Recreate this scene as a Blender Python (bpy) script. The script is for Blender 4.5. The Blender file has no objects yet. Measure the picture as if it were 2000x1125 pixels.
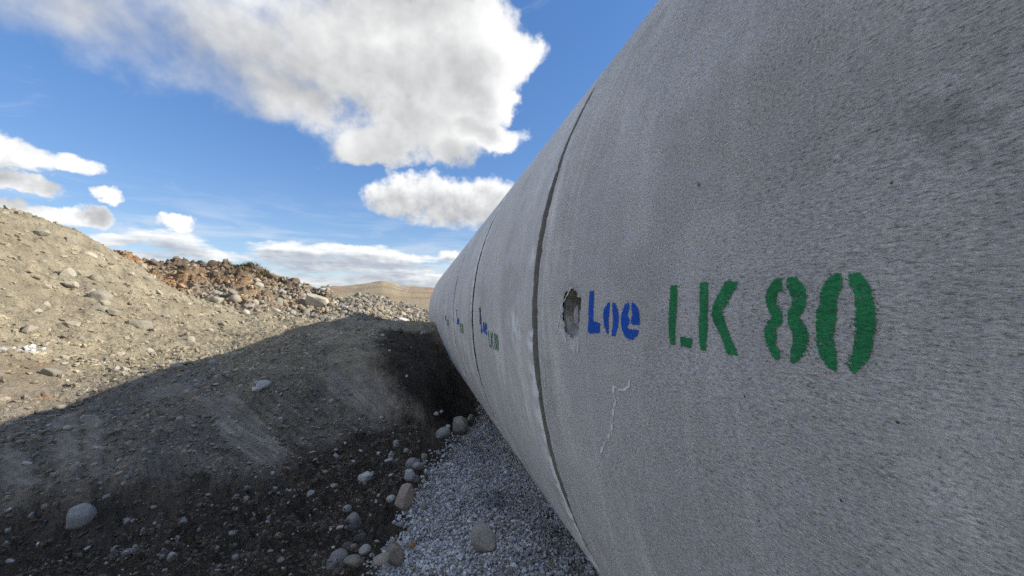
import bpy, math, random
import numpy as np
from mathutils import Vector, Euler

scene = bpy.context.scene
COL = scene.collection
rng = np.random.default_rng(7)
random.seed(7)

# ====================================================== camera
cam = bpy.data.cameras.new('camera')
cam.sensor_fit = 'HORIZONTAL'; cam.sensor_width = 36.0
cam.lens = 36.0 * 741.17 / 2000.0
cam.clip_start = 0.02; cam.clip_end = 20000
cam_o = bpy.data.objects.new('camera', cam); COL.objects.link(cam_o)
cam_o.location = (-1.8482, 0.0, 1.5367)
cam_o.rotation_euler = (math.pi / 2 + 0.05787, 0, -0.24948)
scene.camera = cam_o

# ====================================================== exposure
scene.view_settings.view_transform = 'Standard'
scene.view_settings.look = 'None'
scene.view_settings.gamma = 1.0
scene.view_settings.use_curve_mapping = False
scene.view_settings.exposure = 1.5
scene.cycles.use_denoising = False
scene.cycles.max_bounces = 6
scene.cycles.diffuse_bounces = 4

# ====================================================== sun
SUN_VEC = Vector((1.0, -0.10, 0.52)).normalized()
sun = bpy.data.lights.new('sun', 'SUN'); sun.energy = 2.6; sun.angle = math.radians(0.55); sun.color = (1.0, .93, .80)
sun_o = bpy.data.objects.new('sun', sun); COL.objects.link(sun_o)
sun_o.rotation_euler = SUN_VEC.to_track_quat('Z', 'Y').to_euler()

# ====================================================== node helper
class NT:
    def __init__(s, tree): s.t = tree; s.N = tree.nodes; s.L = tree.links
    def node(s, typ, **kw):
        n = s.N.new(typ)
        for k, v in kw.items(): setattr(n, k, v)
        return n
    def put(s, inp, v):
        if v is None: return
        if isinstance(v, bpy.types.NodeSocket): s.L.new(v, inp)
        elif isinstance(v, (tuple, list)) and inp.type == 'RGBA' and len(v) == 3: inp.default_value = (*v, 1)
        else: inp.default_value = v
    def m(s, op, a, b=None, c=None, clamp=False):
        n = s.node('ShaderNodeMath', operation=op, use_clamp=clamp)
        for i, v in enumerate((a, b, c)): s.put(n.inputs[i], v)
        return n.outputs[0]
    def v(s, op, a, b=None, scale=None):
        n = s.node('ShaderNodeVectorMath', operation=op)
        s.put(n.inputs[0], a); s.put(n.inputs[1], b)
        if scale is not None: s.put(n.inputs['Scale'], scale)
        return n.outputs['Value'] if op in ('DOT_PRODUCT', 'LENGTH', 'DISTANCE') else n.outputs[0]
    def noise(s, vec, scale, detail=4, rough=.55, dist=0, out=0, lac=2.0):
        n = s.node('ShaderNodeTexNoise'); s.put(n.inputs['Vector'], vec); s.put(n.inputs['Scale'], scale)
        n.inputs['Detail'].default_value = detail; n.inputs['Roughness'].default_value = rough
        n.inputs['Distortion'].default_value = dist; n.inputs['Lacunarity'].default_value = lac
        return n.outputs[out]
    def voro(s, vec, scale, feature='F1', out='Distance', rand=1.0):
        n = s.node('ShaderNodeTexVoronoi', feature=feature, voronoi_dimensions='2D'); s.put(n.inputs['Vector'], vec); s.put(n.inputs['Scale'], scale)
        n.inputs['Randomness'].default_value = rand
        return n.outputs[out]
    def ss(s, x, a, b, lo=0.0, hi=1.0, interp='SMOOTHSTEP'):
        n = s.node('ShaderNodeMapRange', interpolation_type=interp)
        for i, v in enumerate((x, a, b, lo, hi)): s.put(n.inputs[i], v)
        return n.outputs[0]
    def mix(s, f, a, b, blend='MIX'):
        n = s.node('ShaderNodeMix', data_type='RGBA', blend_type=blend)
        s.put(n.inputs[0], f); s.put(n.inputs[6], a); s.put(n.inputs[7], b)
        return n.outputs[2]
    def comb(s, x, y, z):
        n = s.node('ShaderNodeCombineXYZ')
        for i, v in enumerate((x, y, z)): s.put(n.inputs[i], v)
        return n.outputs[0]
    def sep(s, v):
        n = s.node('ShaderNodeSeparateXYZ'); s.put(n.inputs[0], v); return n.outputs
    def attr(s, name, out='Color'):
        n = s.node('ShaderNodeAttribute', attribute_name=name); return n.outputs[out]
    def bump(s, h, dist, strength=1.0, nrm=None):
        n = s.node('ShaderNodeBump'); s.put(n.inputs['Height'], h); n.inputs['Distance'].default_value = dist
        s.put(n.inputs['Strength'], strength)
        if nrm is not None: s.put(n.inputs['Normal'], nrm)
        return n.outputs[0]

# ====================================================== world: sky with broken cumulus
world = bpy.data.worlds.new('World'); scene.world = world; world.use_nodes = True
BIG_ = [[-40.94,25.58,8.16,3.8],[-34.11,27.4,9.85,4.72],[-24.41,30.39,12.42,6.7],[-9.22,33.51,16.67,10.06],[6.31,35.57,11.67,6.85],[0.3,25.18,15.38,5.48],[11.52,25.36,5.68,2.98],[-17.19,26.21,9.29,4.75],[13.09,35.27,5.6,5.57],[-30.71,36.57,18.1,5.77],[-5.39,45.46,23.11,6.44],[-6.83,21.43,7.54,3.12],[5.59,29.71,9.28,4.9],[14.29,30.0,3.98,2.47]]
MID_ = [[4.96,16.07,12.43,4.2],[-2.12,16.14,5.77,3.52],[12.33,15.67,5.85,3.83],[-39.23,14.13,2.66,1.6],[-35.53,14.02,2.96,1.16],[-38.53,11.63,2.45,1.19],[-34.97,9.12,3.18,1.2],[-37.82,9.07,2.67,0.94],[-32.9,11.43,1.45,0.98],[-27.52,10.05,2.17,0.97],[-42.74,11.64,2.82,2.48],[-42.08,7.98,3.39,1.71]]
LOW_ = [[-28.07,7.74,4.48,1.59],[-15.99,7.04,6.96,1.33],[-8.51,6.09,12.45,1.42],[-0.85,4.51,14.21,1.64],[-16.47,3.81,9.16,1.2],[4.66,7.8,2.27,1.21],[-32.05,7.24,2.61,0.74],[-36.46,6.15,4.71,0.98],[14.29,4.67,15.15,1.93],[33.01,5.52,15.08,2.19],[-24.78,3.45,7.04,0.84],[-11.78,8.15,10.64,0.97],[-3.75,7.37,11.15,1.02],[-23.93,6.41,5.29,0.97],[-31.23,5.72,4.6,0.76],[-21.91,5.02,6.08,0.75]]
def build_world():
    n = NT(world.node_tree); n.N.clear()
    out = n.node('ShaderNodeOutputWorld'); bg = n.node('ShaderNodeBackground')
    sky = n.node('ShaderNodeTexSky', sky_type='NISHITA', sun_disc=False)
    sky.sun_elevation = math.asin(SUN_VEC.z); sky.sun_rotation = math.atan2(SUN_VEC.x, SUN_VEC.y)
    sky.altitude = 300; sky.air_density = 1.0; sky.dust_density = 0.1; sky.ozone_density = 2.5
    gm = n.node('ShaderNodeGamma'); n.L.new(sky.outputs[0], gm.inputs[0]); gm.inputs[1].default_value = 0.55
    hs = n.node('ShaderNodeHueSaturation'); n.L.new(gm.outputs[0], hs.inputs['Color'])
    hs.inputs['Saturation'].default_value = 1.7; hs.inputs['Value'].default_value = 0.79; hs.inputs['Hue'].default_value = 0.516
    tc = n.node('ShaderNodeTexCoord'); d = n.v('NORMALIZE', tc.outputs['Generated'])
    x, y, z = n.sep(d)[:]
    az = n.m('MULTIPLY', n.m('ARCTAN2', x, y), 57.29578); el = n.m('MULTIPLY', n.m('ARCSINE', z), 57.29578)
    p = n.comb(az, el, 0.0)
    sunw = tuple(SUN_VEC * .55 + Vector((0, 0, .85)))
    def cen(v): return n.v('MULTIPLY', n.v('SUBTRACT', v, (.5, .5, .5)), (1, .8, 0))
    w1 = cen(n.noise(d, 5.0, 3, .5, out=1)); w2 = cen(n.noise(d, 18.0, 5, .60, out=1))
    def union(p, blobs, k):
        acc = None
        for (a, e, A, B) in blobs:
            q = n.v('MULTIPLY', n.v('SUBTRACT', p, (a, e, 0)), (1 / A, 1 / B, 0))
            f = n.v('DOT_PRODUCT', q, q)
            acc = f if acc is None else n.m('SMOOTH_MIN', acc, f, k)
        return n.m('SUBTRACT', 1.0, acc)
    def field(v, sc, det, rough): return n.m('SUBTRACT', n.noise(v, sc, det, rough), .5)
    def off(v, s): return n.v('ADD', v, tuple(q * s for q in sunw))
    def layer(pw, blobs, k, v, sc, amp, rough, shift, step, soft, lo, hi, relief, fade):
        """one family of clouds: coverage and light; the light falls off with the cloud lying towards the sun"""
        nz = field(v, sc, 7, rough); nz2 = field(off(v, step), sc, 5, rough)
        D = n.m('ADD', union(pw, blobs, k), n.m('MULTIPLY', nz, amp))
        U = n.m('ADD', union(n.v('ADD', pw, shift), blobs, k), n.m('MULTIPLY', nz2, amp * .6))
        shade = n.m('SUBTRACT', n.ss(U, lo, hi), n.m('MULTIPLY', n.m('SUBTRACT', nz, nz2), relief))
        return n.m('MULTIPLY', n.ss(D, .0, soft), fade), shade
    pb = n.v('ADD', n.v('ADD', p, n.v('SCALE', w1, scale=11.0)), n.v('SCALE', w2, scale=4.5))
    pm = n.v('ADD', p, n.v('SCALE', w2, scale=5.0)); pl = n.v('ADD', p, n.v('SCALE', w2, scale=2.2))
    dl = n.v('MULTIPLY', d, (1, 1, 3.6)); dw = n.v('MULTIPLY', d, (1, 1, 6.0))
    soft_big = n.ss(az, -32.0, -2.0, 1.6, .50)
    big = layer(pb, BIG_, .35, d, 8.5, 1.9, .58, (4.5, 4.0, 0), .05, soft_big, -.4, 1.7, .65, .97)
    mid = layer(pm, MID_, .25, d, 24.0, 1.5, .58, (.8, 2.0, 0), .018, .62, -.5, 1.7, .8, .95)
    low = layer(pl, LOW_, .3, dl, 15.0, 2.5, .60, (.5, 1.2, 0), .016, .8, -.5, 1.3, .9, .92)
    # thin veils drawn out along the horizon and a few wisps higher up
    veil = n.m('MULTIPLY', n.ss(n.noise(dw, 5.0, 6, .62, dist=.6), .42, .70), n.m('MULTIPLY', n.ss(el, 17.0, 3.0), n.ss(el, -1.0, 1.0)))
    wisp = n.m('MULTIPLY', n.ss(n.noise(n.v('MULTIPLY', d, (1, 2.2, 3.0)), 4.0, 7, .66, dist=1.2), .60, .85), .35)
    # the same kind of broken cloud over the rest of the sky
    outm = n.m('MAXIMUM', n.ss(n.m('ABSOLUTE', n.m('SUBTRACT', az, 14.0)), 62, 80), n.ss(el, 40, 52))
    dg = n.v('MULTIPLY', d, (1, 1, 1.9)); g1 = n.noise(dg, 2.6, 6, .54); g2 = n.noise(off(dg, .12), 2.6, 5, .54)
    gen = (n.m('MULTIPLY', n.ss(g1, .49, .62), outm), n.m('SUBTRACT', n.ss(g2, .50, .90), n.m('MULTIPLY', n.m('SUBTRACT', g1, g2), 1.5)))
    col = n.mix(n.m('MULTIPLY', n.m('MAXIMUM', veil, wisp), .75), hs.outputs[0], (1.95, 2.05, 2.2))
    col = n.mix(n.ss(el, 5.0, -1.0, 0, .8), col, (1.6, 1.85, 2.15))
    for (mask, shade, dark) in ((*gen, (1.15, 1.16, 1.18)), (*low, (1.12, 1.22, 1.40)), (*big, (1.15, 1.16, 1.18)), (*mid, (1.15, 1.16, 1.18))):
        lum = n.m('SUBTRACT', 1.0, n.m('MINIMUM', n.m('MAXIMUM', shade, 0.0), 1.0))
        col = n.mix(mask, col, n.mix(lum, dark, (2.5, 2.5, 2.46)))
    n.L.new(col, bg.inputs[0]); bg.inputs[1].default_value = .15
    n.L.new(bg.outputs[0], out.inputs[0])
    world.cycles.sampling_method = 'MANUAL'; world.cycles.sample_map_resolution = 512

# ====================================================== measured layout (metres)
CPL = [[-3.631,2.28,0.36],[-3.139,2.247,0.3],[-2.584,2.183,0.25],[-2.26,2.178,0.2],[-3.798,2.464,0.64],[-3.43,2.458,0.6],[-3.15,2.551,0.58],[-2.84,2.717,0.52],[-3.783,2.459,0.46],[-3.231,2.391,0.42],[-2.702,2.504,0.34],[-2.326,2.639,0.25],[-3.767,2.85,0.68],[-3.367,3.062,0.7],[-2.939,3.337,0.58],[-2.905,3.669,0.86],[-2.424,3.123,0.42],[-2.583,3.698,0.66],[-2.378,4.038,0.76],[-2.286,4.499,1.0],[-2.023,3.788,0.46],[-1.65,3.651,0.24],[-1.558,4.397,0.42],[-1.896,4.18,0.92],[-2.696,5.396,1.17],[-3.509,8.144,1.27],[-2.447,6.897,1.26],[-1.588,6.898,1.26],[-1.618,4.417,0.76],[-1.267,4.937,0.46],[-1.44,4.435,0.26],[-1.869,2.978,0.2],[-1.988,2.59,0.2],[-1.536,2.6,0.2],[-1.094,4.386,0.22],[-1.211,1.96,0.22],[-1.604,2.011,0.2],[-4.816,3.712,0.687],[-4.698,4.145,0.748],[-4.437,4.568,0.883],[-4.286,5.869,0.962],[-3.779,6.862,1.226],[-5.168,4.131,0.883],[-5.558,4.588,1.185],[-6.012,5.121,1.539],[-6.856,6.11,2.206],[-7.831,7.25,3.002],[-7.506,7.632,2.889],[-7.15,8.361,2.601],[-6.712,6.848,2.054],[-6.125,6.523,1.717],[-6.67,8.646,2.094],[-5.625,6.595,1.43],[-5.936,8.907,1.562],[-4.94,7.595,1.187],[-5.352,5.115,1.129],[-4.765,5.584,1.007],[-5.278,9.606,1.462],[-4.717,9.788,1.389],[-4.238,10.532,1.349],[-5.973,5.779,1.447],[-5.289,4.544,0.947],[-2,-2,0.2],[-4,-2,0.6],[-6,-2,1.4],[-9,-2,2.7],[-2.5,0.5,0.2],[-3.2,0.8,0.28],[-4,1,0.45],[-5.3,1.5,0.9],[-8,2,2.2],[-11,3,3.1],[-15,4,2.6],[-11.5,9.5,2.0],[-10,12,1.3],[-7.5,12.5,1.1],[-14,10,1.6],[-5,12,1.1],[-3,11,1.15],[-1.6,8.5,1.2],[-1.6,10.5,1.1],[-2.5,9.3,1.2],[0,12,1.0],[-1,14,1.0],[-4,15,1.0],[-8,17,1.0],[-0.5,2,0.15],[-0.5,0,0.15],[-0.5,4.6,0.2],[-0.5,6,0.9],[3,2,1.1],[3,6,1.2],[3,10,1.1],[3,-3,1.0],[6,5,1.2],[10,5,1.0],[8,14,1.0],[-1.2,-2,0.2],[-1.2,0.3,0.2],[-2,-6,0.5],[-8,-7,2.2],[4,-8,1]]
GEDGE = [[-2.15,-6],[-2.1,0],[-2.12,1.6],[-2.018,2.098],[-2.013,2.33],[-1.893,2.507],[-1.814,2.847],[-1.713,3.206],[-1.526,3.734],[-1.33,4.142],[-1.025,4.607]]
PATCH = [[[-3.562,3.628],[-3.312,3.687],[-3.18,3.544],[-2.948,3.362],[-2.695,2.995],[-2.71,2.921],[-2.817,2.808],[-3.115,3.105]],[[-4.596,3.842],[-4.441,3.827],[-3.528,2.524],[-3.627,2.554]],[[-4.341,3.751],[-4.255,3.717],[-3.424,2.514],[-3.498,2.527]],[[-2.782,4.62],[-2.274,4.646],[-2.186,4.123],[-1.96,3.916],[-2.175,3.713],[-2.388,3.809],[-2.631,3.916]],[[-5.483,4.503],[-5.386,4.663],[-5.15,4.721],[-4.938,4.377],[-4.956,4.12],[-5.12,4.074]],[[-4.303,3.082],[-4.135,3.023],[-3.744,2.602],[-3.91,2.602]],[[-3.412,6.592],[-2.543,5.967],[-2.302,4.648],[-2.99,5.069]],[[-4.218,4.192],[-3.705,3.937],[-3.605,3.694],[-3.971,3.823]]]
LOWSOIL = [[-4.061,2.51],[-3.848,2.528],[-3.654,2.513],[-3.437,2.47],[-3.31,2.509],[-3.151,2.555],[-2.968,2.64],[-2.835,2.707],[-2.659,2.875],[-2.646,3.112],[-2.518,3.232],[-2.382,3.513],[-2.173,3.696],[-1.936,3.912],[-1.738,3.97],[-1.295,4.68],[-0.968,4.422],[-1.535,2.606],[-1.953,2.045],[-2.4,1.0],[-4.2,0.6]]
FACE = [[-2.36,6.352],[-1.537,6.452],[-1.117,4.832],[-1.03,4.413],[-1.593,3.834],[-1.935,3.903],[-2.187,4.132],[-2.274,4.646]]
LEDGE = [[-3.859,2.542],[-3.662,2.524],[-3.443,2.478],[-3.313,2.515],[-3.156,2.563],[-2.973,2.649],[-2.84,2.719]]
RIPPLE = [[-2.584,3.206,0.26,0.342,0.94],[-2.507,2.511,0.22,0.643,0.766],[-2.907,3.503,0.26,0.5,0.866],[-2.363,2.988,0.2,0.259,0.966],[-2.793,3.862,0.22,0.423,0.906]]
BUMPS = [[-1.75,6.675,0.1,0.09],[-3.225,6.76,0.3,0.05],[-2.26,3.234,0.16,0.05],[-2.02,3.74,0.18,0.05],[-2.346,2.737,0.2,0.05],[-2.335,3.476,0.16,0.04],[-2.403,2.369,0.2,0.04],[-3.498,4.877,0.18,0.1],[-3.4,5.334,0.18,0.06]]
OPROF = [[-35.65,14.5,2.109],[-33.78,14.5,2.922],[-31.94,14.3,3.127],[-30.78,14.2,3.039],[-29.65,14.1,2.891],[-28.19,14,2.843],[-27.13,14,2.966],[-25.09,13.8,2.901],[-23.42,13.6,2.854],[-20.91,13.4,2.893],[-18.74,13.2,2.666],[-17.05,13,2.443],[-15.31,12.9,2.346],[-13.38,12.8,2.232],[-11.66,12.7,2.299],[-10.69,12.6,2.052],[-10.0,12.5,1.62]]
RPROF = [[-16.36,11.5,1.529],[-14.03,11.9,1.613],[-11.61,12.2,1.794],[-9.07,12.6,1.964],[-7.76,12.8,2.055],[-6.42,13,2.052],[-5.05,13.1,2.01],[-2.59,13.3,1.836],[-0.8,13.4,1.736],[1.76,13.6,1.616],[4.36,13.8,1.526]]
GREEN = {'L':[[[0.463,0.0715],[0.4494,0.071],[0.4498,0.0312],[0.4538,-0.0111],[0.4654,-0.0115],[0.4664,0.0194],[0.4647,0.0464]],[[0.4422,0.0009],[0.4194,-0.0002],[0.4214,-0.0117],[0.4428,-0.0125]]],'K':[[[0.4065,0.0714],[0.3921,0.0707],[0.3926,0.0351],[0.395,0.0083],[0.3977,-0.0136],[0.4074,-0.0138],[0.4082,0.0144],[0.4068,0.0402]],[[0.3645,0.07],[0.3463,0.0684],[0.3567,0.0538],[0.3636,0.043],[0.3707,0.0368],[0.3665,0.0225],[0.3578,0.0028],[0.35,-0.0132],[0.3644,-0.0141],[0.3716,0.0033],[0.3836,0.022],[0.3866,0.0318],[0.3843,0.0433],[0.3789,0.0514]]],'8':[[[0.2943,0.0682],[0.2944,0.0568],[0.3003,0.0544],[0.3019,0.0435],[0.2949,0.0341],[0.2956,0.0234],[0.3019,0.0178],[0.3032,0.0029],[0.2984,-0.0047],[0.2995,-0.0135],[0.3061,-0.0123],[0.3138,0.002],[0.3164,0.0157],[0.3122,0.0242],[0.3067,0.0299],[0.3119,0.0395],[0.3139,0.0508],[0.31,0.0604],[0.3024,0.0675]],[[0.2873,0.0694],[0.2799,0.067],[0.2729,0.0582],[0.2718,0.048],[0.2733,0.0367],[0.2779,0.0329],[0.2781,0.0272],[0.2731,0.0217],[0.2699,0.0132],[0.2733,0.0005],[0.2796,-0.0103],[0.285,-0.0141],[0.2904,-0.0136],[0.2884,-0.001],[0.2855,0.0044],[0.2848,0.0148],[0.2896,0.0223],[0.2907,0.0328],[0.2856,0.0433],[0.2855,0.0498],[0.2895,0.0579],[0.2894,0.0672]]],'0':[[[0.2429,0.0687],[0.2408,0.0644],[0.2415,0.0552],[0.2455,0.0472],[0.2463,0.0367],[0.2479,0.0216],[0.2489,0.0099],[0.2466,-0.0003],[0.2468,-0.0147],[0.2522,-0.0143],[0.2597,-0.0053],[0.2633,0.0063],[0.2634,0.0197],[0.2638,0.0355],[0.2603,0.0416],[0.2601,0.0501],[0.2564,0.0596],[0.2495,0.0669]],[[0.2361,0.068],[0.2295,0.0679],[0.2247,0.0631],[0.2194,0.0518],[0.2183,0.041],[0.2173,0.0335],[0.218,0.0229],[0.22,0.0079],[0.2232,-0.002],[0.2303,-0.0116],[0.2339,-0.0155],[0.2363,-0.0125],[0.238,-0.0061],[0.238,-0.0022],[0.2347,-0.0001],[0.2334,0.0111],[0.2331,0.0267],[0.2317,0.0379],[0.2329,0.0502],[0.2362,0.0594]]]}
BLUE = {'L':[[[0.7195,0.0756],[0.7009,0.0747],[0.7014,0.0135],[0.6729,0.0117],[0.6748,-0.0082],[0.7211,-0.0116],[0.7267,-0.007],[0.7237,0.0213],[0.7218,0.0636]]],'o':[[[0.641,0.0508],[0.6359,0.0509],[0.6381,0.0355],[0.6412,0.0178],[0.6396,0.0027],[0.6413,-0.0081],[0.6464,-0.0071],[0.6566,0.0045],[0.6612,0.0225],[0.6579,0.0381]],[[0.6259,0.0511],[0.6185,0.0497],[0.6076,0.038],[0.6035,0.0248],[0.6046,0.0091],[0.6141,-0.0094],[0.6287,-0.0104],[0.627,0.0033],[0.6243,0.0182],[0.6268,0.0355]]],'e':[[[0.5721,0.0494],[0.5689,0.0471],[0.5698,0.0368],[0.5761,0.0287],[0.5688,0.0219],[0.5699,0.0139],[0.5753,0.008],[0.5691,0.0043],[0.5411,0.0046],[0.5433,-0.0037],[0.5574,-0.0113],[0.5677,-0.0132],[0.5823,-0.0085],[0.5918,0.0026],[0.5972,0.0166],[0.5926,0.0332],[0.5839,0.045]],[[0.5607,0.0486],[0.5506,0.0468],[0.5417,0.0379],[0.5379,0.027],[0.5387,0.0123],[0.5637,0.013],[0.5657,0.0197],[0.5595,0.0289],[0.563,0.0379]]]}
HOLE = [[0.8249,0.0935],[0.8,0.0818],[0.7781,0.0655],[0.7752,0.0473],[0.7818,0.0262],[0.78,0.0052],[0.7938,-0.0197],[0.8218,-0.0341],[0.8464,-0.0344],[0.871,-0.0114],[0.8796,0.0183],[0.8804,0.0436],[0.8803,0.0723],[0.8575,0.0864]]
SCRATCH = [[[0.5738,-0.0801],[0.5802,-0.0932],[0.6011,-0.1026],[0.615,-0.1036],[0.6308,-0.1013],[0.6352,-0.1169],[0.6277,-0.1264],[0.6357,-0.1403],[0.6458,-0.1616],[0.6513,-0.1773],[0.6693,-0.2021],[0.6978,-0.2294],[0.7254,-0.26]],[[1.0233,-0.0995],[1.0252,-0.1573],[1.0295,-0.2159],[1.023,-0.2578]],[[0.8156,0.0905],[0.8717,0.0498],[0.906,-0.0209]],[[0.8647,-0.0185],[0.8468,-0.0392]],[[0.7764,-0.0335],[0.7841,-0.0589]]]
MORTAR = [[0.7825,0.0474],[0.7751,0.0443],[0.7728,0.0263],[0.7782,0.0067],[0.7892,0.0079],[0.7967,0.0199],[0.7952,0.0383]]
WSTREAK = [[-5.729, 4.444], [-5.593, 4.624], [-5.53, 4.737], [-5.464, 4.851]]
HILL_AZ = [-24.72, -16.43, -12.89, -11.03, -7.79, -6.45, -4.74, -3.34, -2.27, -0.84, 0.62, 2.09, 6.6, 14.29, 36.36]
HILL_EL = [1.83, 2.35, 2.98, 3.31, 3.68, 3.93, 4.12, 4.01, 3.59, 3.46, 3.41, 3.28, 3.02, 3.51, 2.89]
RUST = [[-5.329, 4.598, 0.1, (0.3, 0.13, 0.05)], [-4.926, 4.121, 0.12, (0.27, 0.14, 0.06)], [-4.724, 4.11, 0.1, (0.24, 0.11, 0.05)], [-4.502, 3.89, 0.1, (0.2, 0.12, 0.06)], [-4.283, 3.952, 0.14, (0.22, 0.15, 0.07)], [-4.127, 4.168, 0.5, (0.2, 0.2, 0.195)], [-4.176, 3.876, 0.4, (0.19, 0.19, 0.185)]]
TUFTS = [(-19.67, 13.2, 0.75, 0.17, 1700, 'long greenish grass tuft draped over the crest of the brown bank'), (-17.32, 12.95, 0.24, 0.17, 420, 'dark bushy tuft at the right end of the grassy crest'), (-15.72, 12.85, 0.24, 0.12, 300, 'small low tuft behind the pale slab on the crest'), (-21.35, 13.4, 0.35, 0.11, 260, 'thin dry tuft at the left end of the grassy crest')]
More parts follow.
